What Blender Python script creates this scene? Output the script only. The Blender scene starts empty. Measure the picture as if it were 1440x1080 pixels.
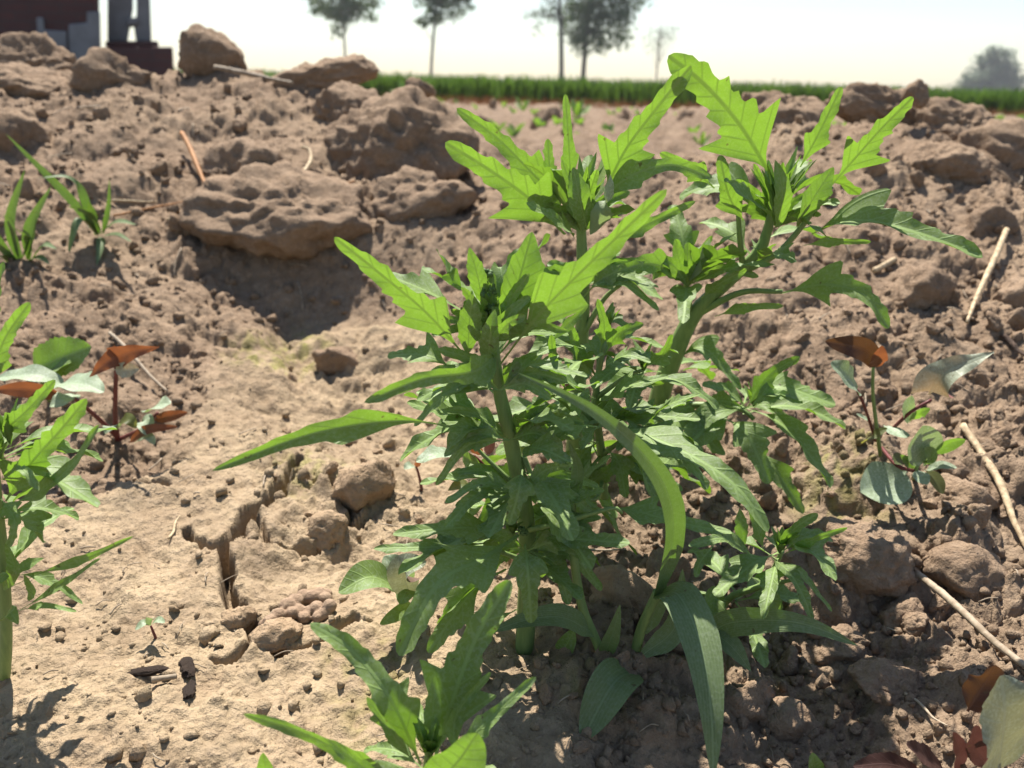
import bpy, bmesh, math, random
import numpy as np
from mathutils import Vector, noise as mnoise

R = math.radians
scene = bpy.context.scene
C = scene.collection

# ------------------------------------------------------------------ camera, sky, sun, exposure
CAM_H, PITCH, ROLL, FPX = 0.20, R(19.6), R(1.45), 1175.0
cam_loc = Vector((0, 0, CAM_H))
fw = Vector((0, math.cos(PITCH), -math.sin(PITCH)))
r0 = Vector((1, 0, 0)); u0 = Vector((0, math.sin(PITCH), math.cos(PITCH)))
rt = r0 * math.cos(ROLL) + u0 * math.sin(ROLL)
up = -r0 * math.sin(ROLL) + u0 * math.cos(ROLL)
cd = bpy.data.cameras.new('camera'); cam = bpy.data.objects.new('camera', cd); C.objects.link(cam)
from mathutils import Matrix
m = Matrix((rt, up, -fw)).transposed().to_4x4(); m.translation = cam_loc
cam.matrix_world = m
cd.sensor_width = 36; cd.lens = FPX / 1440 * 36
cd.clip_start = 0.01; cd.clip_end = 3000
cd.dof.use_dof = True; cd.dof.focus_distance = 0.30; cd.dof.aperture_fstop = cd.lens / 1.85
scene.camera = cam

SUN_EL, SUN_AZ = R(59), R(-16)      # azimuth from +Y, negative = left
sdir = Vector((math.sin(SUN_AZ) * math.cos(SUN_EL), math.cos(SUN_AZ) * math.cos(SUN_EL), math.sin(SUN_EL)))
w = bpy.data.worlds.new('World'); scene.world = w; w.use_nodes = True
wn = w.node_tree; bg = wn.nodes['Background']
sky = wn.nodes.new('ShaderNodeTexSky'); sky.sky_type = 'NISHITA'; sky.sun_disc = False
sky.sun_elevation = SUN_EL; sky.sun_rotation = SUN_AZ
sky.air_density = 1.12; sky.dust_density = 0.7; sky.ozone_density = 1.0
wn.links.new(sky.outputs[0], bg.inputs[0]); bg.inputs[1].default_value = 0.069
sd = bpy.data.lights.new('sun', 'SUN'); sd.energy = 5.0; sd.angle = R(0.53); sd.color = (1.0, 0.945, 0.86)
sun = bpy.data.objects.new('sun', sd); C.objects.link(sun)
sun.rotation_euler = sdir.to_track_quat('Z', 'Y').to_euler()
vs = scene.view_settings
vs.view_transform = 'Standard'; vs.look = 'None'; vs.gamma = 1.0; vs.use_curve_mapping = False
vs.exposure = 1.22
scene.cycles.max_bounces = 8; scene.cycles.diffuse_bounces = 2; scene.cycles.transparent_max_bounces = 8
scene.cycles.use_denoising = True

def P(px, py, Y):
    """the point at forward distance Y that lies behind a spot of the photograph"""
    d = fw + rt * ((px - 720) / FPX) + up * ((540 - py) / FPX)
    return cam_loc + d * (Y / d.y)

def pxs(n, p):
    """world size of n photo pixels at point p"""
    return n / FPX * (p - cam_loc).dot(fw)

# ------------------------------------------------------------------ noise
_pc = {}
def _perm(seed):
    if seed not in _pc:
        ang = np.random.RandomState(seed + 99).rand(512) * 2 * np.pi
        _pc[seed] = (np.random.RandomState(seed).permutation(512), np.cos(ang), np.sin(ang))
    return _pc[seed]
def perlin(x, y, seed=0):
    p, gx, gy = _perm(seed)
    xi = np.floor(x).astype(np.int64); yi = np.floor(y).astype(np.int64)
    xf = x - xi; yf = y - yi
    u = xf ** 3 * (xf * (xf * 6 - 15) + 10); v = yf ** 3 * (yf * (yf * 6 - 15) + 10)
    def g(ix, iy, dx, dy):
        h = p[(p[ix & 511] + iy) & 511]
        return gx[h] * dx + gy[h] * dy
    a = g(xi, yi, xf, yf); b = g(xi + 1, yi, xf - 1, yf)
    c = g(xi, yi + 1, xf, yf - 1); d = g(xi + 1, yi + 1, xf - 1, yf - 1)
    return (a + u * (b - a)) * (1 - v) + (c + u * (d - c)) * v
def fbm(x, y, o, seed, gain=0.5):
    s = 0; a = 1.0
    for i in range(o):
        s = s + a * perlin(x, y, seed + i); x = x * 2.03 + 7.1; y = y * 2.03 + 3.7; a *= gain
    return s
def domes(x, y, seed, fill=0.75):
    """rounded lumps scattered on a jittered lattice: height 0..1"""
    p = _perm(seed)[0]; rs = np.random.RandomState(seed + 5)
    jx, jy, rr, hh = rs.rand(512), rs.rand(512), 0.38 + 0.5 * rs.rand(512), rs.rand(512)
    an, ec = rs.rand(512) * np.pi, 0.6 + 0.4 * rs.rand(512)
    xi = np.floor(x).astype(np.int64); yi = np.floor(y).astype(np.int64)
    out = np.zeros_like(x)
    for dx in (-1, 0, 1):
        for dy in (-1, 0, 1):
            k = p[(p[(xi + dx) & 511] + yi + dy) & 511]
            ux = x - (xi + dx + jx[k]); uy = y - (yi + dy + jy[k])
            c, s = np.cos(an[k]), np.sin(an[k])
            q = ((ux * c + uy * s) / rr[k]) ** 2 + ((-ux * s + uy * c) / (rr[k] * ec[k])) ** 2
            d = np.clip(1 - q, 0, None) ** .62 * (0.35 + 0.65 * hh[k]) * (hh[k] < fill)
            out = np.maximum(out, d)
    return out
def sstep(a, b, x):
    t = np.clip((x - a) / (b - a), 0, 1); return t * t * (3 - 2 * t)

# ------------------------------------------------------------------ terrain shape
TY = np.array([.13, .2, .3, .36, .42, .5, .58, .65, .72, .8, .9, 1.0, 1.1, 1.3, 1.6, 2.2])
TA = np.array([-.87, -.61, -.40, -.27, -.136, -.068, .068, .24, .306, .477, .536, .61, .83])
TZ = np.array([
 [0, 0, 0, .005, .012, .035, .065, .09, .118, .152, .192, .218, .218, .15, .04, 0],
 [0, 0, 0, .003, .010, .030, .060, .085, .113, .147, .187, .212, .213, .15, .04, 0],
 [0, 0, 0, .002, .006, .015, .035, .060, .094, .132, .176, .206, .208, .14, .04, 0],
 [0, 0, 0, .001, .003, .006, .010, .016, .085, .122, .170, .200, .200, .13, .03, 0],
 [0, 0, 0, .001, .003, .006, .010, .020, .088, .127, .168, .182, .168, .10, .02, 0],
 [0, 0, 0, .002, .005, .012, .022, .042, .088, .115, .135, .135, .11, .05, .01, 0],
 [0, 0, .001, .004, .012, .032, .058, .083, .105, .125, .134, .12, .08, .03, 0, 0],
 [0, 0, .003, .010, .026, .055, .080, .100, .118, .132, .140, .13, .09, .03, 0, 0],
 [0, 0, .004, .012, .030, .058, .085, .108, .132, .156, .173, .167, .12, .05, 0, 0],
 [0, 0, .006, .016, .035, .064, .092, .115, .141, .165, .184, .177, .13, .05, 0, 0],
 [0, 0, .008, .018, .036, .064, .090, .112, .135, .155, .168, .16, .115, .04, 0, 0],
 [0, .001, .010, .021, .040, .066, .090, .110, .126, .140, .148, .14, .11, .04, 0, 0],
 [0, .002, .012, .025, .045, .07, .094, .112, .126, .140, .148, .14, .11, .04, 0, 0]])
NA, NY = 240, 300
_fa = np.linspace(-.87, .83, NA); _fy = np.exp(np.linspace(math.log(.13), math.log(2.2), NY))
_t = np.array([np.interp(_fy, TY, r) for r in TZ])
_t = np.array([np.interp(_fa, TA, _t[:, j]) for j in range(NY)]).T
for _ in range(5):
    q = np.pad(_t, 1, mode='edge'); _t = (q[:-2, 1:-1] + q[2:, 1:-1] + q[1:-1, :-2] + q[1:-1, 2:] + 4 * q[1:-1, 1:-1]) / 8
def hbase(X, Y):
    Yc = np.clip(Y, .13, 2.2); a = np.clip(X / Yc, -.87, .83)
    fa = (a + .87) / 1.70 * (NA - 1); fy = (np.log(Yc) - math.log(.13)) / (math.log(2.2) - math.log(.13)) * (NY - 1)
    ia = np.clip(fa.astype(int), 0, NA - 2); iy = np.clip(fy.astype(int), 0, NY - 2)
    da, dy = fa - ia, fy - iy
    return (_t[ia, iy] * (1 - da) + _t[ia + 1, iy] * da) * (1 - dy) + (_t[ia, iy + 1] * (1 - da) + _t[ia + 1, iy + 1] * da) * dy
def hit(px, py, h, y0=.13, y1=3.0, n=1400):
    d = fw + rt * ((px - 720) / FPX) + up * ((540 - py) / FPX)
    Ys = np.exp(np.linspace(math.log(y0), math.log(y1), n)); k = Ys / d.y
    X = d.x * k; Z = CAM_H + d.z * k
    below = np.nonzero(Z < h(X, Ys))[0]
    i = below[0] if len(below) else n - 1
    return Vector((X[i], Ys[i], float(h(X[i:i + 1], Ys[i:i + 1])[0])))
def polyline_dist(X, Y, pts):
    best = np.full(X.shape, 9.0)
    for (a, b) in zip(pts[:-1], pts[1:]):
        ax, ay = a.x, a.y; bx, by = b.x - ax, b.y - ay
        t = np.clip(((X - ax) * bx + (Y - ay) * by) / (bx * bx + by * by + 1e-12), 0, 1)
        best = np.minimum(best, np.hypot(X - ax - t * bx, Y - ay - t * by))
    return best
def poly_mask(X, Y, pts, feather):
    inside = np.zeros(X.shape, bool); n = len(pts); j = n - 1
    for i in range(n):
        xi, yi, xj, yj = pts[i].x, pts[i].y, pts[j].x, pts[j].y
        inside ^= ((yi > Y) != (yj > Y)) & (X < (xj - xi) * (Y - yi) / (yj - yi + 1e-12) + xi); j = i
    d = polyline_dist(X, Y, pts + [pts[0]]); d = np.where(inside, d, -d)
    return sstep(-feather, feather, d)
def bp(*l): return [hit(x, y, hbase) for x, y in l]

CRUST = bp((-250, 1300), (-250, 715), (60, 705), (230, 660), (262, 600), (300, 520), (330, 478), (430, 455), (560, 450), (640, 470),
           (640, 560), (690, 640), (740, 800), (760, 930), (800, 1150), (860, 1300))
CRACKS = [bp((420, 640), (395, 690), (350, 725), (318, 772), (318, 830), (345, 868), (372, 905), (395, 925)),
          bp((318, 775), (285, 770), (262, 748)), bp((395, 690), (430, 672), (470, 690)), bp((372, 905), (340, 925), (300, 935)),
          bp((60, 700), (120, 690), (170, 676), (240, 690)),
          bp((880, 800), (900, 830), (905, 860), (895, 900)), bp((905, 860), (945, 845)), bp((440, 760), (480, 740), (520, 720)), bp((350, 725), (380, 760), (440, 760)),
          bp((470, 690), (500, 720), (480, 740)), bp((395, 925), (450, 905), (500, 880))]
MOSS = [(bp((310, 470), (420, 455), (480, 490), (380, 520), (320, 510)), 1.0), (bp((380, 640), (430, 620), (520, 690), (400, 700)), .8),
        (bp((520, 900), (600, 900), (560, 960), (480, 930)), .8), (bp((1120, 640), (1230, 620), (1240, 700), (1150, 740)), .8),
        (bp((480, 940), (620, 950), (560, 1080), (470, 1060)), .6), (bp((800, 960), (850, 950), (850, 1000), (800, 1000)), .6)]
def fields(X, Y):
    wx = X + .012 * fbm(X * 22, Y * 22, 3, 11); wy = Y + .012 * fbm(X * 22, Y * 22, 3, 17)
    crust = poly_mask(wx, wy, CRUST, .02)
    return crust, wx, wy
def height(X, Y):
    crust, wx, wy = fields(X, Y)
    z = hbase(X, Y)
    a = X / np.maximum(Y, .13)
    wall = sstep(.61, .66, Y) * (1 - sstep(.72, .77, Y)) * sstep(-.34, -.30, a) * (1 - sstep(-.10, -.06, a))   # smooth undercut face
    part = sstep(-.42, -.24, a + .10 * fbm(X * 14, Y * 14, 2, 133)) * sstep(.27, .36, Y) + .35 * sstep(.42, .5, Y)     # the broken part of the crust
    rough = (1 - crust * (1 - .8 * np.clip(part, 0, 1))) * (1 - .75 * wall)
    wx = wx + .004 * fbm(X * 75, Y * 75, 2, 201); wy = wy + .004 * fbm(X * 75, Y * 75, 2, 207)
    big = fbm(X * 9, Y * 9, 3, 21)
    z = z + .010 * big * (.35 + .65 * rough) * sstep(.22, .5, Y)
    fine = .30 + .70 * sstep(-.25, .35, fbm(X * 13, Y * 13, 3, 151))        # crumbly patches between smoother packed faces
    lump = .020 * domes(wx * 8, wy * 8, 29, .5) + .018 * domes(wx * 17, wy * 17, 31, .55) + .011 * domes(wx * 38, wy * 38, 41, .7) * (.4 + .6 * domes(wx * 11, wy * 11, 43))
    lump += fine * (.0066 * domes(wx * 85, wy * 85, 51, .65) + .0036 * domes(wx * 190, wy * 190, 61, .6) + .0012 * domes(wx * 420, wy * 420, 67, .6))
    z = z + rough * (lump - .017) + rough * (.4 + .6 * fine) * .0035 * fbm(X * 120, Y * 120, 4, 71, .6)
    z = z + wall * .0022 * fbm(X * 260, Y * 90, 3, 77)
    # crusted flat: low swells, pits and a few crumbs
    pit = domes(wx * 60, wy * 60, 81, .40)
    z = z + crust * (.0045 * fbm(X * 20, Y * 20, 3, 91) + .0024 * fbm(X * 90, Y * 90, 4, 95, .6) - .0045 * pit * pit
                     + .0026 * domes(X * 130, Y * 130, 97, .35) + .0016 * domes(X * 260, Y * 260, 98, .5) + .007 * domes(wx * 26, wy * 26, 99, .22))
    cw = .0009 * fbm(X * 160, Y * 160, 3, 105)
    for i, c in enumerate(CRACKS):
        d = polyline_dist(X + .0035 * fbm(X * 70, Y * 70, 3, 111, .4), Y + .0035 * fbm(X * 70, Y * 70, 3, 117, .4), c) + .5 * cw
        wd = (.0030 if i == 0 else .0016) * (1 + .5 * perlin(X * 45, Y * 45, 141))
        z = z - (.022 if i == 0 else .010) * (1 - sstep(wd * .4, wd * 1.5, d)) + .0012 * np.exp(-(d / .009) ** 2)
    return z
NC, NR = 860, 760
aa = np.linspace(-1.0, 1.0, NC); yy = np.exp(np.linspace(math.log(.125), math.log(2.0), NR))
X = (aa[None] * yy[:, None]).ravel(); Y = np.repeat(yy, NC)
Z = height(X, Y); _zg = Z.reshape(NR, NC)
def hgrid(x, y):
    yc = np.clip(y, .126, 1.99); fa = np.clip((x / yc + 1) / 2, 0, 1) * (NC - 1); fy = (np.log(yc) - math.log(.125)) / math.log(16.0) * (NR - 1)
    ia = np.clip(fa.astype(int), 0, NC - 2); iy = np.clip(fy.astype(int), 0, NR - 2); da, dy = fa - ia, fy - iy
    return (_zg[iy, ia] * (1 - da) + _zg[iy, ia + 1] * da) * (1 - dy) + (_zg[iy + 1, ia] * (1 - da) + _zg[iy + 1, ia + 1] * da) * dy
def G(px, py, lift=0.0):
    p = hit(px, py, hgrid, n=2200); p.z += lift; return p
def gz(x, y): return float(hgrid(np.array([x]), np.array([y]))[0])

# ------------------------------------------------------------------ material helpers
def mat(name):
    m = bpy.data.materials.new(name); m.use_nodes = True
    nt = m.node_tree; return m, nt, nt.nodes['Principled BSDF']
def node(nt, t, **kw):
    n = nt.nodes.new(t)
    for k, v in kw.items(): setattr(n, k, v)
    return n
def mixc(nt, fac, a, b, mode='MIX'):
    n = node(nt, 'ShaderNodeMix', data_type='RGBA', blend_type=mode)
    for s, v in ((0, fac), (6, a), (7, b)):
        if hasattr(v, 'node'): nt.links.new(v, n.inputs[s])
        elif s == 0: n.inputs[0].default_value = v
        else: n.inputs[s].default_value = (*v, 1)
    return n.outputs[2]
def noise_(nt, scale, detail=4, rough=.6, vec=None):
    n = node(nt, 'ShaderNodeTexNoise'); n.inputs['Scale'].default_value = scale
    n.inputs['Detail'].default_value = detail; n.inputs['Roughness'].default_value = rough
    if vec is not None: nt.links.new(vec, n.inputs['Vector'])
    return n.outputs['Fac']
def ramp(nt, x, lo, hi, a=0.0, b=1.0):
    n = node(nt, 'ShaderNodeMapRange', interpolation_type='SMOOTHSTEP')
    nt.links.new(x, n.inputs[0])
    for i, v in zip((1, 2, 3, 4), (lo, hi, a, b)): n.inputs[i].default_value = v
    return n.outputs[0]
def math_(nt, op, a, b=None):
    n = node(nt, 'ShaderNodeMath', operation=op)
    for i, v in enumerate((a, b)):
        if v is None: continue
        if hasattr(v, 'node'): nt.links.new(v, n.inputs[i])
        else: n.inputs[i].default_value = v
    return n.outputs[0]
def bump(nt, h, strength, dist, prev=None):
    n = node(nt, 'ShaderNodeBump'); n.inputs['Strength'].default_value = strength; n.inputs['Distance'].default_value = dist
    nt.links.new(h, n.inputs['Height'])
    if prev is not None: nt.links.new(prev, n.inputs['Normal'])
    return n.outputs[0]

BROWN = (.24, .169, .112)
def soil_material(name, col=None, attr=False, scale=1.0, rand=False, dist=1.0):
    m, nt, b = mat(name)
    tc = node(nt, 'ShaderNodeNewGeometry').outputs['Position']
    if attr:
        base = node(nt, 'ShaderNodeVertexColor', layer_name='Col').outputs[0]
    else:
        base = mixc(nt, 0, col, col)
    if rand:
        oi = node(nt, 'ShaderNodeObjectInfo').outputs['Random']
        base = mixc(nt, ramp(nt, oi, 0, 1), base, mixc(nt, .22, base, (.42, .30, .20)))
    n1 = noise_(nt, 28 * scale, 5, .65, tc); n2 = noise_(nt, 210 * scale, 5, .7, tc); n3 = noise_(nt, 900 * scale, 3, .7, tc)
    c = mixc(nt, ramp(nt, n1, .35, .7), mixc(nt, .42, base, (.15, .095, .06)), base)
    c = mixc(nt, ramp(nt, n2, .40, .72, 0, .55), c, mixc(nt, .45, c, (.50, .38, .27)))
    c = mixc(nt, ramp(nt, n3, .58, .75, 0, .30), c, mixc(nt, .5, c, (.10, .07, .05)))
    nt.links.new(c, b.inputs['Base Color']); b.inputs['Roughness'].default_value = .95
    b.inputs['Specular IOR Level'].default_value = .15
    vo = node(nt, 'ShaderNodeTexVoronoi'); vo.inputs['Scale'].default_value = 420 * scale; nt.links.new(tc, vo.inputs['Vector'])
    bn = bump(nt, n2, .55, .0055 * dist); bn = bump(nt, math_(nt, 'SUBTRACT', 1.0, vo.outputs['Distance']), .32, .0022 * dist, bn); bn = bump(nt, n3, .6, .0016 * dist, bn)
    nt.links.new(bn, b.inputs['Normal'])
    return m
M = {}
M['terrain'] = soil_material('soil_terrain', attr=True)
M['clod'] = soil_material('soil_clod', BROWN, rand=True)
M['clod_pale'] = soil_material('soil_clod_pale', (.37, .265, .165), rand=True)
M['ground'] = soil_material('soil_field', (.21, .148, .10), scale=.12, dist=8)
M['cast'] = soil_material('worm_cast_soil', (.30, .21, .145), scale=1.3, dist=.35)

def leaf_material(name, top, under, trans, tmix=.45, rough=.5, vein=.5, mealy=.0, tip=None, spec=.35, parallel=False):
    m, nt, b = mat(name)
    out = nt.nodes['Material Output']
    uv = node(nt, 'ShaderNodeUVMap', uv_map='UVMap'); sx = node(nt, 'ShaderNodeSeparateXYZ'); nt.links.new(uv.outputs[0], sx.inputs[0])
    lat, t = math_(nt, 'ABSOLUTE', math_(nt, 'SUBTRACT', sx.outputs[0], .5)), sx.outputs[1]
    tc = node(nt, 'ShaderNodeTexCoord').outputs['Object']
    n1 = noise_(nt, 60, 3, .6, tc); n2 = noise_(nt, 900, 3, .6, tc)
    mid = ramp(nt, lat, .005, .016, 1, 0)
    fr = math_(nt, 'PINGPONG', math_(nt, 'SUBTRACT', math_(nt, 'MULTIPLY', t, 8.0), math_(nt, 'MULTIPLY', lat, 6.0)), .5)
    side = math_(nt, 'MULTIPLY', ramp(nt, math_(nt, 'ADD', fr, math_(nt, 'MULTIPLY', math_(nt, 'SUBTRACT', n1, .5), .12)), .0, .11, 1, 0), .75)
    if parallel: side = math_(nt, 'MULTIPLY', ramp(nt, math_(nt, 'PINGPONG', math_(nt, 'MULTIPLY', lat, 26.0), .5), .0, .25, 1, 0), .5)
    vn = math_(nt, 'MULTIPLY', math_(nt, 'MAXIMUM', mid, side), vein)
    oi = node(nt, 'ShaderNodeObjectInfo').outputs['Random']
    tv = mixc(nt, oi, top, tuple(c * 1.25 for c in top))
    tv = mixc(nt, ramp(nt, n1, .3, .7, 0, .35), tv, tuple(c * .6 for c in top))
    if mealy: tv = mixc(nt, ramp(nt, n2, .42, .7, 0, mealy), tv, (.55, .62, .5))
    if tip: tv = mixc(nt, ramp(nt, lat, .25, .48), tv, tip)
    tv = mixc(nt, vn, tv, tuple(min(1, c * 1.7 + .03) for c in top))
    spot = ramp(nt, noise_(nt, 330, 2, .5, tc), .71, .76, 0, .7)
    tv = mixc(nt, spot, tv, (.10, .07, .03))
    geo = node(nt, 'ShaderNodeNewGeometry').outputs['Backfacing']
    col = mixc(nt, geo, tv, mixc(nt, vn, under, tuple(min(1, c * 1.35) for c in under)))
    nt.links.new(col, b.inputs['Base Color']); b.inputs['Roughness'].default_value = rough
    b.inputs['Specular IOR Level'].default_value = spec
    tr = node(nt, 'ShaderNodeBsdfTranslucent')
    tcol = mixc(nt, ramp(nt, n1, .3, .7, 0, .5), trans, tuple(c * .72 for c in trans))
    tcol = mixc(nt, vn, tcol, tuple(c * .42 for c in trans))
    tcol = mixc(nt, ramp(nt, noise_(nt, 260, 4, .6, tc), .35, .75, 0, .35), tcol, tuple(c * .7 for c in trans))
    tcol = mixc(nt, spot, tcol, (.08, .06, .02))
    nt.links.new(tcol, tr.inputs[0])
    bn = bump(nt, n2, .25, .0004); bn = bump(nt, vn, .35, .0005, bn)
    nt.links.new(bn, b.inputs['Normal'])
    mx = node(nt, 'ShaderNodeMixShader'); mx.inputs[0].default_value = tmix
    nt.links.new(b.outputs[0], mx.inputs[1]); nt.links.new(tr.outputs[0], mx.inputs[2]); nt.links.new(mx.outputs[0], out.inputs[0])
    return m
M['goose'] = leaf_material('goosefoot_leaf', (.175, .255, .075), (.16, .22, .075), (.17, .32, .02), .43, .55, .9, .24)
M['young'] = leaf_material('young_leaf', (.18, .26, .08), (.15, .22, .065), (.185, .34, .025), .50, .5, 1.0, .26)
M['grass'] = leaf_material('grass_blade', (.15, .205, .09), (.13, .18, .06), (.11, .21, .018), .38, .5, .75, .15, spec=.3, parallel=True)
M['pale'] = leaf_material('pale_leaf', (.24, .30, .19), (.22, .27, .16), (.30, .42, .12), .28, .55, .3, .5)
M['orange'] = leaf_material('orange_leaf', (.17, .075, .04), (.16, .07, .04), (.27, .085, .025), .40, .5, .5)
M['brownleaf'] = leaf_material('brown_leaf', (.085, .035, .02), (.09, .04, .022), (.11, .05, .015), .35, .45, .4)
M['pink'] = leaf_material('pink_edged_leaf', (.24, .27, .19), (.35, .14, .12), (.40, .25, .12), .25, .5, .4, .35)
M['redleaf'] = leaf_material('dark_red_leaf', (.07, .035, .028), (.08, .04, .032), (.11, .04, .03), .3, .55, .4)
M['redgreen'] = leaf_material('red_rimmed_leaf', (.20, .22, .15), (.16, .10, .08), (.30, .30, .12), .25, .5, .7, .4, tip=(.22, .08, .07))
M['olive'] = leaf_material('olive_leaf', (.10, .12, .045), (.12, .09, .05), (.30, .30, .05), .4, .5, .4)
def plain(name, c, rough=.7, var=.35, scale=200, bmp=.3, dist=.0005, c2=None, spec=.3, stretch=None):
    m, nt, b = mat(name); tc = node(nt, 'ShaderNodeTexCoord').outputs['Object']
    if stretch:
        mp = node(nt, 'ShaderNodeMapping'); mp.inputs['Scale'].default_value = stretch; nt.links.new(tc, mp.inputs[0]); tc = mp.outputs[0]
    n = noise_(nt, scale, 5, .65, tc)
    nt.links.new(mixc(nt, ramp(nt, n, .35, .68), tuple(x * (1 - var) for x in c) if c2 is None else c2, c), b.inputs['Base Color'])
    b.inputs['Roughness'].default_value = rough; b.inputs['Specular IOR Level'].default_value = spec
    nt.links.new(bump(nt, n, bmp, dist), b.inputs['Normal']); return m
M['stem'] = plain('green_stem', (.19, .27, .085), .5, .35, 150, c2=(.14, .21, .07), stretch=(3, 3, .4))
M['purple'] = plain('purple_stem', (.16, .045, .04), .5, .3, 200)
M['straw'] = plain('dry_straw', (.56, .44, .28), .75, .3, 260, c2=(.30, .22, .13), bmp=.6, dist=.001)
M['greystraw'] = plain('weathered_straw', (.36, .29, .21), .7, .3, 160, c2=(.20, .15, .10))
M['rust'] = plain('rusty_straw', (.40, .19, .07), .7, .3, 160)
M['bark'] = plain('dark_bark', (.15, .10, .07), .9, .5, 300, .9, .004, c2=(.05, .033, .025))
M['bud'] = plain('flower_bud', (.13, .21, .07), .7, .5, 900, .6, .001)

# ------------------------------------------------------------------ object helpers
def mesh_obj(name, v, f, m, parent=None, smooth=True, uv=None):
    me = bpy.data.meshes.new(name); me.from_pydata([tuple(p) for p in v], [], f)
    if smooth: me.polygons.foreach_set('use_smooth', [True] * len(me.polygons))
    if uv is not None:
        l = me.uv_layers.new(name='UVMap'); vi = np.zeros(len(me.loops), int); me.loops.foreach_get('vertex_index', vi)
        l.data.foreach_set('uv', np.asarray(uv)[vi].astype(np.float32).ravel())
    me.materials.append(m)
    o = bpy.data.objects.new(name, me); C.objects.link(o)
    if parent is not None: o.parent = parent
    return o
def tag(o, label=None, cat=None, group=None, kind=None):
    for k, val in (('label', label), ('category', cat), ('group', group), ('kind', kind)):
        if val: o[k] = val
    return o
def empty(name, loc, label, cat, group=None):
    o = bpy.data.objects.new(name, None); o.location = loc; o.empty_display_size = .01; C.objects.link(o)
    return tag(o, label, cat, group)
def big_mesh(name, V, F, m):
    me = bpy.data.meshes.new(name); n, k = len(V), F.shape[1]
    me.vertices.add(n); me.vertices.foreach_set('co', V.astype(np.float32).ravel())
    me.loops.add(F.size); me.loops.foreach_set('vertex_index', F.astype(np.int32).ravel())
    me.polygons.add(len(F)); me.polygons.foreach_set('loop_start', np.arange(0, F.size, k, dtype=np.int32))
    me.update(calc_edges=True); me.validate()
    me.polygons.foreach_set('use_smooth', np.ones(len(F), bool)); me.materials.append(m)
    o = bpy.data.objects.new(name, me); C.objects.link(o); return o
def grid_faces(nr, nc):
    i = np.arange(nr - 1)[:, None] * nc + np.arange(nc - 1)[None]
    return np.stack([i, i + 1, i + nc + 1, i + nc], -1).reshape(-1, 4)
def spline(pts, n):
    """Catmull-Rom through pts, resampled evenly"""
    p = [Vector(q) for q in pts]
    if len(p) == 2: p = [p[0], (p[0] + p[1]) / 2, p[1]]
    e = [p[0] * 2 - p[1]] + p + [p[-1] * 2 - p[-2]]
    out = []
    for i in range(1, len(e) - 2):
        a, b, c, d = e[i - 1:i + 3]
        for k in range(12):
            t = k / 12
            out.append(.5 * ((2 * b) + (c - a) * t + (2 * a - 5 * b + 4 * c - d) * t * t + (3 * b - a - 3 * c + d) * t ** 3))
    out.append(p[-1])
    L = [0]
    for a, b in zip(out[:-1], out[1:]): L.append(L[-1] + (b - a).length)
    A = np.array([tuple(q) for q in out]); s = np.linspace(0, L[-1], n)
    return np.stack([np.interp(s, L, A[:, j]) for j in range(3)], 1), L[-1]
def tube(pts, radii, n=26, sides=9, ridges=0, seed=0, rag=0.0):
    S, L = spline(pts, n); rad = np.interp(np.linspace(0, 1, n), np.linspace(0, 1, len(radii)), radii)
    V, F = [], []; ref = Vector((.3, -1, .2)); rng = random.Random(seed)
    for i in range(n):
        T = Vector(S[min(i + 1, n - 1)] - S[max(i - 1, 0)]).normalized()
        A = T.cross(ref).normalized(); B = A.cross(T)
        for k in range(sides):
            th = 2 * math.pi * k / sides
            r = rad[i] * (1 + (ridges * math.cos(th * 4) if ridges else 0) + rag * (rng.random() - .5))
            V.append(Vector(S[i]) + (A * math.cos(th) + B * math.sin(th)) * r)
    for i in range(n - 1):
        for k in range(sides):
            a = i * sides + k; b = i * sides + (k + 1) % sides
            F.append((a, b, b + sides, a + sides))
    F.append(tuple(range(sides))[::-1]); F.append(tuple(range((n - 1) * sides, n * sides)))
    return V, F

# ---- leaf outlines: half width (0..1) on each side along the leaf
def pulse(t, c, rise, fall): return np.where(t < c, np.clip(1 - (c - t) / rise, 0, 1), np.clip(1 - (t - c) / fall, 0, 1))
def prof_goose(t, rng, lobes=1.0, pet=.16):
    """narrow long middle lobe, two forward basal lobes, a few uneven teeth"""
    end = np.sqrt(np.clip((1.0 - t) / .09, 0, 1))
    c = pet + .24 + .08 * rng.random()
    body = sstep(pet - .02, c, t) * (1 - .38 * sstep(c, c + .25, t)) * (1 - .25 * sstep(.6, 1, t)) * .47 * end
    wv = body + lobes * (.42 + .30 * rng.random()) * pulse(t, c, .17, .05)
    cc = c + .10 + .06 * rng.random(); lobes = lobes * rng.uniform(.45, 1.1)
    while cc < .93:
        wv = wv + lobes * (.12 + .22 * rng.random()) * pulse(t, cc, .06 + .05 * rng.random(), .02 + .02 * rng.random()) * (1.25 - cc)
        cc += .08 + .10 * rng.random()
    return np.maximum(wv, .04 * np.where(t < .97, 1, 0))
def prof_small(t, rng, **k):
    wv = np.sin(np.pi * np.clip(t, 0, 1) ** .9) ** .8 * .8
    for j in range(3): wv = wv + .12 * pulse(t, .3 + .18 * j + .06 * rng.random(), .1, .03)
    return np.maximum(wv, .04) * (t < .995) + .01
def prof_grass(t, rng, **k): return np.clip(np.minimum(.38 + t * 3.0, 1.0) * np.clip((1 - t) * 1.75, 0, 1) ** .75, .01, 1)
def prof_ovate(t, rng, pet=.1, **k):
    u = np.clip((t - pet) / (1 - pet), 0, 1); return np.maximum(np.sin(np.pi * u ** .85) ** .62, .07 * (t < pet + .03))
def prof_arrow(t, rng, pet=.05, **k):
    u = np.clip((t - pet) / (1 - pet), 0, 1); return np.maximum(sstep(0, .10, u) * (1 - u) ** .8, .05)
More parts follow.
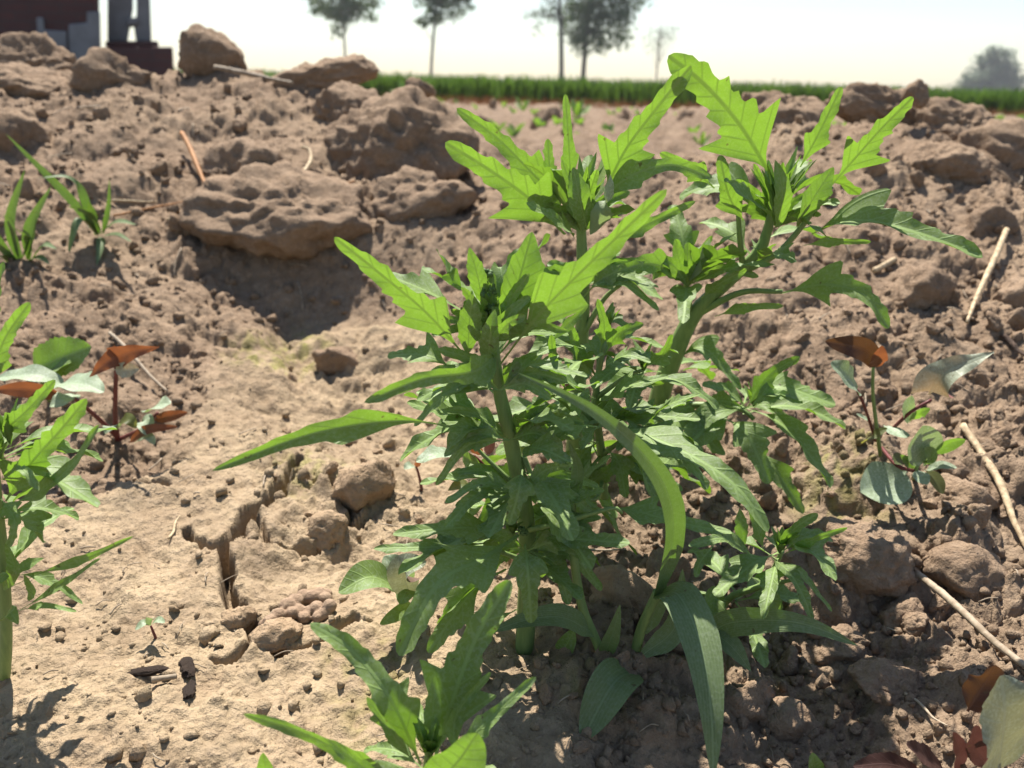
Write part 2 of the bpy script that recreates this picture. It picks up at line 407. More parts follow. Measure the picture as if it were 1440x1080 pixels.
def prof_serrate(t, rng, pet=.1, **k):
    u = np.clip((t - pet) / (1 - pet), 0, 1); s = np.sin(np.pi * u ** .8) ** .55
    return np.maximum(s * (1 - .13 * ((u * 11) % 1)), .06)
PROF = dict(goose=prof_goose, small=prof_small, grass=prof_grass, ovate=prof_ovate, arrow=prof_arrow, serrate=prof_serrate)
SHEAR = dict(goose=.75, small=.3, grass=0, ovate=0, arrow=-.35, serrate=.12)
RIGHT = Vector((1, 0, 0)); UPV = Vector((0, 0, 1))
_ls = [100]
def leaf3(parent, pts, width, N, kind='goose', material='goose', fold=.25, cup=0.0, ripple=.08, n=46, mm=9, twist=0, seed=None, name='leaf', **kw):
    _ls[0] += 1; rng = random.Random(seed if seed is not None else _ls[0])
    S, L = spline(pts, n); t = np.linspace(0, 1, n)
    wl, wr = PROF[kind](t, rng, **kw) * width / 2, PROF[kind](t, rng, **kw) * width / 2
    s = np.linspace(-1, 1, mm); V, UV = [], []; loc = parent.location
    ph = rng.random() * 6
    for i in range(n):
        T = Vector(S[min(i + 1, n - 1)] - S[max(i - 1, 0)]).normalized()
        side = T.cross(N)
        if side.length < .15: side = T.cross(N + RIGHT * .4 + UPV * .2)
        side.normalize(); Nn = side.cross(T)
        if twist:
            a = twist * t[i]; side, Nn = side * math.cos(a) + Nn * math.sin(a), Nn * math.cos(a) - side * math.sin(a)
        for q in s:
            lat = q * (wr[i] if q > 0 else wl[i]); al = abs(lat)
            z = fold * al - cup * al * al / max(width, 1e-6) + ripple * width * .5 * (q * q) * math.sin(t[i] * 17 + ph + (1.7 if q > 0 else 0)) * min(1, al / (width * .15 + 1e-9))
            p = Vector(S[i]) + side * lat + T * (SHEAR[kind] * al * (1 - .6 * t[i] if kind == 'goose' else 1)) + Nn * z
            V.append(p - loc); UV.append((.5 + lat / width * .5, t[i]))
    return mesh_obj(name, V, [tuple(f) for f in grid_faces(n, mm)], M[material], parent, True, UV)
def nrm(e, side=0.0):
    """leaf-top direction: e = degrees above facing the camera, side = tilt to the right"""
    return (Vector((0, -math.cos(R(e)), math.sin(R(e)))) + RIGHT * side).normalized()
def L(parent, pts, w, e=30, side=0.0, kind='goose', material='goose', **kw):
    """a leaf along photo spots (px, py, Y) with a width in photo pixels"""
    if e >= 35: e = min(76, e + 16); w *= 1.12
    q = [P(*p) for p in pts]
    return leaf3(parent, q, pxs(w, q[len(q) // 2]), nrm(e, side), kind, material, **kw)
def stem(parent, pts, wpx, material='stem', name='stem', **kw):
    q = [P(*p) for p in pts]; rad = [pxs(x, q[0]) / 2 for x in wpx]
    V, F = tube(q, rad, **kw); return mesh_obj(name, [v - parent.location for v in V], F, M[material], parent)
def rosette(parent, c, n, ln, wd, seed, spread=.8, material='young', dirn=(0, -.1, 1), kind='small'):
    """tight young leaves round a shoot tip"""
    rng = random.Random(seed); c = P(*c); d0 = Vector(dirn).normalized()
    for i in range(n):
        a = i * 2.4 + rng.random() * .6; sp = spread * (.25 + .75 * (i / n))
        d = (d0 + Vector((math.cos(a), math.sin(a), 0)) * sp).normalized()
        l_ = pxs(ln, c) * (.55 + .6 * rng.random()); b = c - d0 * l_ * .25 * rng.random() + d * l_ * .04
        md = b + d * l_ * .5 + UPV * l_ * .05; tp = b + d * l_ + Vector((0, 0, -.06)) * l_ * sp
        out = Vector((math.cos(a), math.sin(a), 0)); Nn = (d0 - out * .6)
        leaf3(parent, [b, md, tp], pxs(wd, c) * (.7 + .5 * rng.random()), Nn, kind, material, n=22, mm=7, fold=.35)
def whorl(parent, c, n, ln, seed, el=(-10, 40), wr=.56, material='goose', az=None, droop=.35, lobes=.5, pet=.15, kind='goose'):
    """leaves leaving a stem node all round; lengths in photo pixels"""
    rng = random.Random(seed); c = P(*c)
    for i in range(n):
        a = (i * 2.4 + rng.uniform(-.4, .4) + seed) if az is None else R(rng.uniform(*az))
        e = R(rng.uniform(*el)); l_ = pxs(rng.uniform(*ln) * 1.45, c); h_ = Vector((math.cos(a), math.sin(a), 0))
        d = h_ * math.cos(e) + UPV * math.sin(e); dr = droop * rng.uniform(.3, 1.2)
        b0 = c + UPV * l_ * rng.uniform(-.12, .12)
        p1 = b0 + d * l_ * .4 + UPV * l_ * .03; p2 = b0 + d * l_ * .75 - UPV * l_ * dr * .35; p3 = b0 + d * l_ - UPV * l_ * dr * .9
        tilt = Vector((rng.gauss(0, .3), rng.gauss(0, .3), 0))
        leaf3(parent, [b0, p1, p2, p3], l_ * wr * rng.uniform(.8, 1.25), (UPV - h_ * math.sin(e) + tilt).normalized(), kind, material, n=36, mm=7, pet=pet, lobes=lobes * rng.uniform(.6, 1.2), fold=rng.uniform(.15, .45), ripple=.1)
def fan(parent, c, n, ang, ln, wd, seed, e=(-5, 30), depth=.012, mats=('young', 'young', 'goose'), lobes=.45):
    """leaves spreading from a shoot at angles (degrees from upright), some before and some behind the stem"""
    rng = random.Random(seed)
    for i in range(n):
        a = R(ang[0] + (ang[1] - ang[0]) * (i + rng.uniform(.2, .8)) / n); l_ = rng.uniform(*ln); y = c[2] + rng.uniform(-depth, depth)
        if ang[0] > 0 and i % 2: a = -a
        x1, y1 = c[0] + math.sin(a) * l_, c[1] - math.cos(a) * l_ + l_ * .12 * abs(math.sin(a))
        xm, ym = c[0] + math.sin(a * .85) * l_ * .5, c[1] - math.cos(a * .85) * l_ * .5
        L(parent, [(c[0], c[1] + 4, y), (xm, ym, y - rng.uniform(0, .006)), (x1, y1, y - rng.uniform(.0, .014))], rng.uniform(*wd), rng.uniform(*e), rng.uniform(-.25, .25), material=rng.choice(mats), pet=.06, lobes=lobes * rng.uniform(.5, 1.4), n=34, mm=7)
def bud(parent, a, b, wpx, seed):
    rng = random.Random(seed); A, B = P(*a), P(*b); bm = bmesh.new(); rad = pxs(wpx, A) / 2
    for i in range(60):
        t = rng.random(); th = rng.random() * 6.28; rr = rad * math.sin(math.pi * (.15 + .7 * t)) * .8
        bmesh.ops.create_icosphere(bm, subdivisions=1, radius=rad * (.22 + .14 * rng.random()),
            matrix=Matrix.Translation(A.lerp(B, t) + Vector((math.cos(th) * rr, math.sin(th) * rr, 0)) - parent.location))
    V = [v.co.copy() for v in bm.verts]; F = [tuple(x.index for x in f.verts) for f in bm.faces]; bm.free()
    return tag(mesh_obj('flower_bud', V, F, M['bud'], parent), kind='stuff')

# ------------------------------------------------------------------ ground
edge = np.maximum(sstep(.93, 1.0, np.abs(np.tile(aa, NR))), sstep(1.7, 2.0, Y)); edge = np.maximum(edge, 1 - sstep(.125, .15, Y))
Z = Z - .05 * edge
crust_m, _, _ = fields(X, Y)
sh = (1 - crust_m) * sstep(.2, .35, Y)
X2 = X + sh * .0035 * fbm(X * 90 + 5, Y * 90 + Z * 60, 3, 301); Y2 = Y + sh * .0035 * fbm(X * 90 + 50, Y * 90 + Z * 60, 3, 307)
bank = big_mesh('soil_bank', np.stack([X2, Y2, Z], 1), grid_faces(NR, NC), M['terrain']); tag(bank, kind='structure')
brown = np.array(BROWN); pale = np.array((.385, .295, .185)); tan = np.array((.32, .235, .155)); moss = np.array((.25, .25, .06)); grey = np.array((.215, .165, .115))
v1 = sstep(-.5, .6, fbm(X * 7, Y * 7, 3, 401))[:, None]; cm = crust_m[:, None]
col = brown * (1 - .5 * v1) + tan * .5 * v1
nearright = (sstep(-.02, .10, X / Y) * (1 - sstep(.36, .44, Y)))[:, None]
col = col * (1 - .35 * nearright) + grey * .35 * nearright
cp = (pale * .75 + tan * .25) * (1 - .38 * sstep(0, .7, fbm(X * 30, Y * 30, 4, 411))[:, None])
col = col * (1 - cm) + cp * cm
damp = (sstep(.05, .55, fbm(X * 5.5, Y * 5.5, 4, 461)) * (1 - .75 * crust_m))[:, None]; col = col * (1 - .38 * damp) + np.array((.12, .083, .056)) * .38 * damp
for poly, k in MOSS:
    mk = poly_mask(X + .01 * fbm(X * 40, Y * 40, 3, 421), Y + .01 * fbm(X * 40, Y * 40, 3, 427), poly, .012) * sstep(-.25, .35, fbm(X * 110, Y * 110, 3, 431)) * k * .75
    col = col * (1 - mk[:, None]) + moss * mk[:, None]
ca = bank.data.color_attributes.new('Col', 'FLOAT_COLOR', 'POINT')
ca.data.foreach_set('color', np.concatenate([col, np.ones((len(col), 1))], 1).astype(np.float32).ravel())

rr = np.concatenate([[.02], np.exp(np.linspace(math.log(.06), math.log(1.2), 40)), np.exp(np.linspace(math.log(1.25), math.log(12), 190)), np.exp(np.linspace(math.log(13), math.log(330), 40))])
th = np.concatenate([np.linspace(-np.pi, -.85, 60)[:-1], np.linspace(-.85, .85, 420), np.linspace(.85, np.pi, 60)[1:]]); nth = len(th)
gx = (rr[:, None] * np.sin(th)[None]).ravel(); gy = (rr[:, None] * np.cos(th)[None]).ravel(); gr = np.hypot(gx, gy)
gzv = hbase(gx, gy) * (gr < 2.4) * sstep(0.02, .3, gy) - .03 * (1 - sstep(1.9, 2.6, gr))
bumpy = sstep(1.2, 2.0, gr) * (1 - sstep(9.5, 12, gr))
gzv = gzv + bumpy * (.10 * domes(gx * 3.1, gy * 3.1, 501, .4) + .06 * domes(gx * 6.5, gy * 6.5, 511, .6) + .03 * domes(gx * 14, gy * 14, 517, .6) + .02 * fbm(gx * 2, gy * 2, 3, 521) - .035)
ground = big_mesh('ground', np.stack([gx, gy, gzv], 1), grid_faces(len(rr), nth)[:, ::-1], M['ground']); tag(ground, kind='structure')

# ------------------------------------------------------------------ soil clods
def clod_mesh(name, seed, sub=4, flat=(1, 1, 1), cuts=9, rough=.16, pit=1.0):
    rng = random.Random(seed); bm = bmesh.new(); bmesh.ops.create_icosphere(bm, subdivisions=sub, radius=1)
    pl = []
    for k in range(cuts):
        d = Vector((rng.gauss(0, 1), rng.gauss(0, 1), rng.gauss(0, 1))).normalized(); pl.append((d, .55 + .35 * rng.random()))
    off = Vector((rng.random() * 50, rng.random() * 50, rng.random() * 50))
    for v in bm.verts:
        d = v.co.normalized(); r = 1.0
        for n_, q in pl:
            c = d.dot(n_)
            if c > .05:
                k = q / c; r = min(r, k) if abs(k - r) > .04 else min(r, k) - (.04 - abs(k - r)) ** 2 / .16
        r0_ = r
        r += .6 * rough * mnoise.fractal(d * 1.3 + off, .8, 2.1, 3) + .45 * rough * mnoise.fractal(d * 4 + off, .6, 2.1, 3) + .02 * mnoise.noise(d * 17 + off)
        w_ = d + .1 * mnoise.noise_vector(d * 4 + off)
        r += pit * (.07 * (.45 - mnoise.voronoi(w_ * 3.2 + off)[0][0])) + pit * .10 * (.45 - mnoise.voronoi(w_ * 6.5 + off)[0][0]) + pit * .055 * (.45 - mnoise.voronoi(w_ * 14 + off)[0][0])
        v.co = Vector((d.x * flat[0], d.y * flat[1], d.z * flat[2])) * r0_ + d * (r - r0_) * (.35 + .65 * min(flat))
    me = bpy.data.meshes.new(name); bm.to_mesh(me); bm.free()
    me.polygons.foreach_set('use_smooth', [True] * len(me.polygons)); me.materials.append(M['clod']); return me
# the clods one can point at: spot (px, py of the middle), size in px, rotation, squash, label
CL = [
 ((297, 72), (78, 62), .3, 'brown block of soil standing alone against the sky on the ridge'),
 ((62, 82), (110, 62), .7, 'sunlit rounded clod below the maroon wall at the left'),
 ((28, 112), (120, 46), 0, 'flat grey-faced slab of soil at the left edge of the ridge'),
 ((165, 98), (86, 62), .5, 'pale sunlit clod leaning beside the maroon plinth'),
 ((12, 185), (80, 66), .2, 'shaded square clod at the left edge above the grass tuft'),
 ((402, 292), (225, 112), .12, 'broad overhanging slab of soil with a thin pale rim'),
 ((352, 240), (150, 80), -.2, 'crumbly lump resting on top of the broad overhanging slab'),
 ((560, 195), (190, 130), -.1, 'big dark-faced block of soil at the right end of the left bank'),
 ((598, 268), (150, 80), .15, 'low smooth block under the big dark-faced block'),
 ((590, 124), (40, 40), .2, 'small upright brown clod perched at the edge of the gap'),
 ((445, 98), (130, 36), 0, 'long low lump on the skyline left of the gap'),
 ((505, 150), (110, 60), .2, 'knobbly clod just behind the big dark-faced block'),
 ((1085, 150), (112, 92), .1, 'tall rounded clod on the right ridge behind the tallest leaf'),
 ((1240, 142), (120, 62), -.2, 'wide crumbly clod on the right ridge'),
 ((1288, 128), (36, 40), .4, 'little knob of soil topping the right ridge'),
 ((1335, 165), (110, 62), .5, 'sloping clod at the right end of the ridge below the round tree'),
 ((1405, 200), (100, 70), .1, 'rough clod at the right edge below the sprout'),
 ((1315, 225), (110, 60), .3, 'ragged clod on the right slope above the pale egg-shaped clod'),
 ((1392, 302), (58, 72), .2, 'pale egg-shaped clod on the right slope'),
 ((1425, 410), (60, 60), .6, 'ochre clod at the right edge beside the upper straw'),
 ((1290, 405), (90, 60), .3, 'flat-topped clod beside the short straw stub'),
 ((1210, 770), (130, 85), .2, 'shaded flat clod right of the small goosefoot shoot'),
 ((1362, 800), (100, 72), -.2, 'grey clod between the two lower straws'),
 ((1265, 858), (66, 56), .4, 'smooth shaded clod left of the lowest straw'),
 ((1258, 955), (118, 50), .1, 'flat flake of soil with a sunlit left end near the red-rimmed leaf'),
 ((1050, 975), (72, 56), .5, 'crumbly clod right of the wide hanging grass blade'),
 ((1120, 1010), (80, 62), .2, 'dark clod near the bottom edge right of the hanging blade'),
 ((1180, 905), (70, 40), .9, 'small clod under the tip of the low grass blade'),
 ((505, 672), (86, 80), .3, 'round clod left of the main stem on the pale crust'),
 ((395, 888), (70, 36), .2, 'flat stone-like clod lodged beside the worm cast'),
 ((335, 865), (46, 34), .6, 'small clod lying in the crack'),
 ((458, 742), (60, 46), .1, 'small lump on the crust beside the crack'),
 ((872, 822), (100, 80), .0, 'cracked grey clod in the shade behind the grass stem'),
 ((935, 800), (70, 66), .4, 'shaded lump behind the arching grass blade'),
 ((470, 500), (60, 60), .4, 'dark crumbly lump at the foot of the soil wall'),
 ((1350, 690), (80, 50), .2, 'low clod below the leaf with a pink edge'),
]
for i, ((px, py), (wp, hp), rz, lab) in enumerate(CL):
    sub = 5 if wp > 100 else 4
    me = clod_mesh('soil_clod', 700 + i, sub, (1, .8, max(.35, min(1.0, hp / wp * 1.15))), 10, .2, 1.0 if wp < 100 else .7)
    o = bpy.data.objects.new('soil_clod', me); C.objects.link(o); tag(o, lab, 'soil clod')
    if 'crust' in lab or 'crack' in lab or 'worm' in lab: me.materials[0] = M['clod_pale']
    yb = py + hp * .32; p = G(px, yb)
    while p.y > 1.13: yb += 3; p = G(px, yb)      # rest it on the ridge, not on the field beyond
    deep = .30 if py < 330 and i not in (0, 5, 6, 7, 8, 9, 14) else .17
    c = P(px, py + hp * (deep + .02), p.y + pxs(wp, p) * deep); d = pxs(wp, c) / 2 * (1.08 + deep * .9)
    o.location = c; o.scale = (d, d, d); o.rotation_euler = (.08 * math.sin(i * 7), .14 * math.sin(i * 3), .5 * math.sin(i * 5) + rz)
LM = [(297, 72, 'the block on the left ridge'), (402, 300, 'the overhanging slab'), (560, 195, 'the big dark-faced block'), (445, 98, 'the low skyline lump'), (30, 350, 'the left grass tuft'), (142, 325, 'the right grass tuft'),
      (265, 245, 'the rusty twig'), (165, 110, 'the pale clod by the plinth'), (12, 185, 'the square clod at the left edge'), (185, 500, 'the orange leaf'), (195, 515, 'the grey twig'), (223, 575, 'the round pale leaf'), (470, 500, 'the lump at the wall foot'),
      (505, 672, 'the round crust clod'), (590, 665, 'the whitish-leaved seedling'), (1392, 302, 'the pale egg-shaped clod'), (1385, 400, 'the upper straw'), (1243, 378, 'the short straw stub'), (1220, 490, 'the brown arrow leaf'),
      (1350, 520, 'the pink-edged leaf'), (1270, 670, 'the two pale round leaves'), (1400, 690, 'the long pale straw'), (1360, 880, 'the grey hollow straw'), (1410, 1000, 'the red-rimmed leaf'), (1130, 830, 'the small goosefoot shoot'),
      (1110, 880, 'the low grass blade'), (1000, 980, 'the wide hanging blade'), (1210, 770, 'the shaded flat clod'), (1258, 955, 'the flat sunlit flake'), (1315, 225, 'the ragged clod'), (1240, 142, 'the right ridge'), (1220, 440, 'the drooping green leaf'),
      (1300, 350, 'the long level leaf'), (1150, 570, 'the dark side leaf'), (855, 1000, 'the oval blade'), (850, 900, 'the thin grass stem'), (900, 900, 'the thick grass stem'), (330, 480, 'the mossy patch'), (330, 770, 'the crack')]
used = {}
def near_label(px, py, r, grp):
    d, x, y, nm = min(((px - x) ** 2 + (py - y) ** 2, x, y, nm) for x, y, nm in LM)
    ax, ay = px - x, py - y
    h = '' if abs(ax) < abs(ay) * .5 else ('left' if ax < 0 else 'right'); v = '' if abs(ay) < abs(ax) * .5 else ('above' if ay < 0 else 'below')
    where = (v + ' and ' + h + ' of' if v and h else v or h + ' of')
    dist = 'close' if d < 40 ** 2 else ('a little way' if d < 90 ** 2 else 'well')
    lb = ('tiny' if r < 10 else 'small' if r < 15 else 'lumpy') + ' clod ' + (dist + ' ' + where).replace('a little way', 'somewhat') + ' ' + nm
    if lb in used: return None          # one clod per describable spot
    used[lb] = 1
    return lb
protos = [clod_mesh('soil_clod', 800 + i, 4, (1, .85, .7), 9, .2) for i in range(10)]
pale_protos = []
for q in protos[:4]:
    q = q.copy(); q.materials[0] = M['clod_pale']; pale_protos.append(q)
rng = random.Random(5); k = 0
ZONES = [  # px range, py range, count, radius px, label, group
 ((20, 620), (120, 330), 45, (7, 20), 'small crumbly clod on the face of the left bank', 'small clods on the left bank'),
 ((20, 330), (350, 620), 28, (6, 15), 'small clod on the weedy slope at the left', 'small clods on the weedy left slope'),
 ((1120, 1440), (180, 620), 62, (8, 22), 'small clod on the right slope', 'small clods on the right slope'),
 ((1000, 1440), (620, 1080), 66, (9, 32), 'small clod on the rough ground at the lower right', 'small clods at the lower right'),
 ((760, 1000), (780, 1080), 18, (8, 20), 'small shaded clod beneath the grass blades', 'small clods under the grass'),
 ((380, 700), (480, 760), 14, (6, 13), 'small clod lying on the pale crust', 'small clods on the pale crust')]
for (xa, xb), (ya, yb), n, (ra, rb), lab, grp in ZONES:
    for _ in range(n):
        px, py = rng.uniform(xa, xb), rng.uniform(ya, yb); p = G(px, py)
        if p.y > 1.3: continue
        rp = ra + (rb - ra) * rng.random() ** 2; r = pxs(rp, p)
        lb = near_label(px, py, rp, grp)
        if lb is None: continue
        pool = pale_protos if 'crust' in lab else protos
        o = bpy.data.objects.new('soil_clod', pool[rng.randrange(len(pool))]); C.objects.link(o); tag(o, lb, 'soil clod', grp)
        o.location = p + Vector((0, 0, r * .15)); o.scale = (r, r * rng.uniform(.7, 1), r * rng.uniform(.7, 1.05))
        o.rotation_euler = (rng.random() * 6, rng.random() * 6, rng.random() * 6)
for _ in range(28):       # blurred clods out in the field
    y = math.exp(rng.uniform(math.log(1.5), math.log(9))); x = y * rng.uniform(-.12, .62); r = rng.uniform(.018, .05) * (.6 + y * .22)
    o = bpy.data.objects.new('soil_clod', protos[rng.randrange(10)]); C.objects.link(o); tag(o, 'blurred clod on the bare field between the bank and the crop', 'soil clod', 'clods on the field behind')
    o.location = (x, y, .01 + r * .3); o.scale = (r, r * .9, r * .8); o.rotation_euler = (rng.random() * 6, rng.random() * 6, rng.random() * 6)
# crumbs too many to count
bm = bmesh.new(); bmesh.ops.create_icosphere(bm, subdivisions=1, radius=1)
bmesh.ops.triangulate(bm, faces=bm.faces); bm.verts.index_update()
iv = np.array([v.co for v in bm.verts]); iff = np.array([[q.index for q in f.verts] for f in bm.faces]); bm.free()
rs = np.random.RandomState(9); NCR = 8200
ya = np.exp(rs.uniform(math.log(.19), math.log(1.05), NCR)); xa = ya * rs.uniform(-.85, .85, NCR)
cmk, _, _ = fields(xa, ya); keep = (rs.rand(NCR) < 1 - .82 * cmk); ya, xa = ya[keep], xa[keep]; n = len(xa)
rad = (.0009 + .0034 * rs.rand(n) ** 3) * (.55 + ya * .9); za = height(xa, ya) + rad * .25
q = rs.normal(size=(n, 4)); q /= np.linalg.norm(q, axis=1)[:, None]; w_, x_, y_, z_ = q.T
rot = np.stack([1 - 2 * (y_ ** 2 + z_ ** 2), 2 * (x_ * y_ - z_ * w_), 2 * (x_ * z_ + y_ * w_), 2 * (x_ * y_ + z_ * w_), 1 - 2 * (x_ ** 2 + z_ ** 2), 2 * (y_ * z_ - x_ * w_),
                2 * (x_ * z_ - y_ * w_), 2 * (y_ * z_ + x_ * w_), 1 - 2 * (x_ ** 2 + y_ ** 2)], 1).reshape(n, 3, 3)
loc = iv[None] * (1 + .38 * rs.normal(size=(n, len(iv), 1)).clip(-1.2, 1.2)) * (rad[:, None, None] * rs.uniform(.7, 1.1, (n, 1, 3)))
Vc = (np.einsum('nij,nkj->nki', rot, loc) + np.stack([xa, ya, za], 1)[:, None]).reshape(-1, 3)
Fc = (iff[None] + (np.arange(n) * len(iv))[:, None, None]).reshape(-1, 3)
cro = big_mesh('soil_crumbs', Vc, Fc, M['terrain'])
ci = np.clip(((np.log(ya) - math.log(.125)) / math.log(16.0) * (NR - 1)).astype(int), 0, NR - 1) * NC + np.clip(((xa / ya + 1) / 2 * (NC - 1)).astype(int), 0, NC - 1)
cc_ = np.repeat(col[ci] * rs.uniform(.85, 1.1, (n, 1)), len(iv), 0)
cro.data.color_attributes.new('Col', 'FLOAT_COLOR', 'POINT').data.foreach_set('color', np.concatenate([cc_, np.ones((len(cc_), 1))], 1).astype(np.float32).ravel())
tag(cro, 'loose crumbs of brown soil strewn over the bank', 'soil crumbs', kind='stuff')

# ------------------------------------------------------------------ far field, crop and trees
def tri_leaves(cs, size, rng, flat=.0):
    V, F = [], []
    for c in cs:
        a = Vector((rng.gauss(0, 1), rng.gauss(0, 1), rng.gauss(0, 1))).normalized(); b = a.orthogonal().normalized()
        s = size * (.6 + .8 * rng.random()); k = len(V)
        V += [c - a * s, c + b * s * .45, c + a * s, c - b * s * .45]; F.append((k, k + 1, k + 2, k + 3))
    return V, F
m_tree = leaf_material('tree_leaf', (.06, .10, .035), (.065, .105, .04), (.13, .20, .05), .35, .6, 0)
m_treeb = leaf_material('grey_tree_leaf', (.065, .10, .05), (.07, .105, .055), (.13, .19, .06), .3, .6, 0)
m_trunk = plain('tree_bark', (.13, .11, .09), .9, .4, 4, .5, .02)
m_pale_trunk = plain('pale_tree_bark', (.33, .30, .27), .9, .3, 4, .5, .02)
def base_at(px, Y):
    p = P(px, 120, Y); return Vector((p.x, Y, 0))
def tree(label, px, Y, h, lean, tr, clumps, nleaf, seed, group, bark, leafm, leaf=.16, twigs=10, name='field_tree'):
    """clumps: (px offset m, height m, radius m)"""
    rng = random.Random(seed); b = base_at(px, Y); o = empty(name, b, label, 'tree', group)
    top = Vector((lean, 0, h))
    V, F = tube([Vector((0, 0, -.1)), Vector((lean * .2, .05, h * .3)), Vector((lean * .55, 0, h * .62)), top], [tr * 1.15, tr, tr * .7, tr * .15], 20, 8)
    mesh_obj('trunk', V, F, bark, o)
    for i in range(twigs):
        z = h * (.30 + .6 * rng.random()); st = Vector((lean * z / h, 0, z)); cx, cz, cr = clumps[i % len(clumps)]
        en = Vector((cx + rng.uniform(-.8, .8) * cr, rng.uniform(-.7, .7) * cr, max(z + .3, cz + rng.uniform(-.4, .8) * cr)))
        V, F = tube([st, st.lerp(en, .5) + Vector((0, 0, -.12 * (en - st).length)), en], [tr * .38, tr * .2, tr * .06], 9, 5)
        mesh_obj('branch', V, F, bark, o)
    cs = []
    tot = sum(c[2] ** 2 for c in clumps)
    for cx, cz, cr in clumps:
        for s in range(max(4, int(14 * cr))):      # sub-clumps leave gaps
            d = Vector((rng.gauss(0, 1), rng.gauss(0, 1), rng.gauss(0, .8))); d = d.normalized() * cr * rng.random() ** .4
            c = Vector((cx, 0, cz)) + d
            for _ in range(int(nleaf * cr ** 2 / tot / max(4, int(14 * cr)))):
                cs.append(c + Vector((rng.gauss(0, 1), rng.gauss(0, 1), rng.gauss(0, .7))) * cr * .20)
    V, F = tri_leaves(cs, leaf, rng); mesh_obj('crown', V, F, leafm, o, False, [(.2, .5)] * len(V))
    return o
GT = 'trees beyond the crop'
tree('small dark tree with a straight trunk, farthest left of the row', 487, 62, 8.6, -.1, .08, [(-.2, 4.6, 1.3), (-1.2, 5.2, 1.3), (1.0, 5.0, 1.3), (.0, 6.6, 1.9), (.3, 8.2, 1.4)], 3600, 1, GT, m_pale_trunk, m_tree)
tree('slim tree with a pale slanting trunk, second from the left', 605, 60, 8.6, .9, .10, [(.1, 4.7, 1.0), (1.3, 5.4, 1.3), (2.4, 5.6, 1.0), (.0, 6.2, 1.3), (1.0, 7.4, 1.6)], 3200, 2, GT, m_pale_trunk, m_tree)
tree('thinly leaved tree with a dark trunk left of the large tree', 790, 58, 9.5, -.7, .15, [(-1.4, 4.6, 1.1), (-.8, 6.4, 1.5), (-.4, 8.0, 1.6)], 900, 3, GT, m_trunk, m_treeb, .13, 22)
tree('large bushy tree with a full crown in the middle', 819, 60, 10.5, .4, .16, [(.2, 3.4, 1.5), (1.8, 4.2, 1.6), (-.9, 4.6, 1.3), (2.6, 5.8, 1.4), (.6, 6.0, 2.2), (1.2, 8.2, 2.4)], 8000, 4, GT, m_trunk, m_tree, .15, 16)
tree('faint bare sapling right of the large tree', 922, 85, 6.2, .1, .09, [(-.3, 4.4, 1.3), (.5, 5.2, 1.2)], 260, 5, GT, m_pale_trunk, m_treeb, .12, 22)
tree('round hazy grey-green tree at the far right', 1392, 150, 8.2, 0, .3, [(0, 2.6, 4.0), (-3.2, 2.2, 2.6), (3.0, 2.4, 2.8), (.6, 5.2, 3.2), (0, 6.8, 1.8)], 9000, 6, GT, m_trunk, m_treeb, .33, 8)
# crop
m_crop = leaf_material('crop_leaf', (.05, .10, .025), (.06, .11, .03), (.12, .22, .025), .4, .5, 0)
rs = np.random.RandomState(12); nb = 42000
cy = 10.6 + 6.5 * rs.rand(nb) ** 1.8; cx = rs.uniform(-1, 1, nb) * (cy * .85 + 1); ch = .25 + .10 * rs.rand(nb) ** 2 + .03 * fbm(cx * .9, cy * .9, 3, 611) + .025 * fbm(cx * 4, cy * 4, 2, 617)
an = rs.rand(nb) * np.pi; ln = rs.normal(size=(nb, 2)) * .05; wd = .006 + .006 * rs.rand(nb)
ax, ay = np.cos(an) * wd, np.sin(an) * wd
b0 = np.stack([cx - ax, cy - ay, np.zeros(nb)], 1); b1 = np.stack([cx + ax, cy + ay, np.zeros(nb)], 1)
m0 = np.stack([cx + ax + ln[:, 0] * .3, cy + ay + ln[:, 1] * .3, ch * .65], 1); m1 = np.stack([cx - ax + ln[:, 0] * .3, cy - ay + ln[:, 1] * .3, ch * .65], 1)
tp = np.stack([cx + ln[:, 0], cy + ln[:, 1], ch], 1); t2 = tp + np.stack([ax, ay, ax * 0 - .004], 1) * .3
Vb = np.stack([b0, b1, m0, m1, tp, t2], 1).reshape(-1, 3); kb = np.arange(nb)[:, None] * 6
Fb = np.concatenate([kb + np.array([[0, 1, 2, 3]]), kb + np.array([[3, 2, 5, 4]])])
gxx, gyy = np.meshgrid(np.linspace(-1, 1, 240), np.exp(np.linspace(math.log(13.0), math.log(56), 160)))
gxx = gxx * (gyy * .85 + 1); gzz = .25 + .05 * rs.rand(*gxx.shape)
Vg = np.stack([gxx.ravel(), gyy.ravel(), gzz.ravel()], 1); Fg = grid_faces(160, 240) + len(Vb)
crop = big_mesh('green_crop', np.concatenate([Vb, Vg]), np.concatenate([Fb, Fg]), m_crop); tag(crop, 'strip of knee-high green crop along the horizon', 'crop', kind='stuff')
uvl = crop.data.uv_layers.new(name='UVMap')
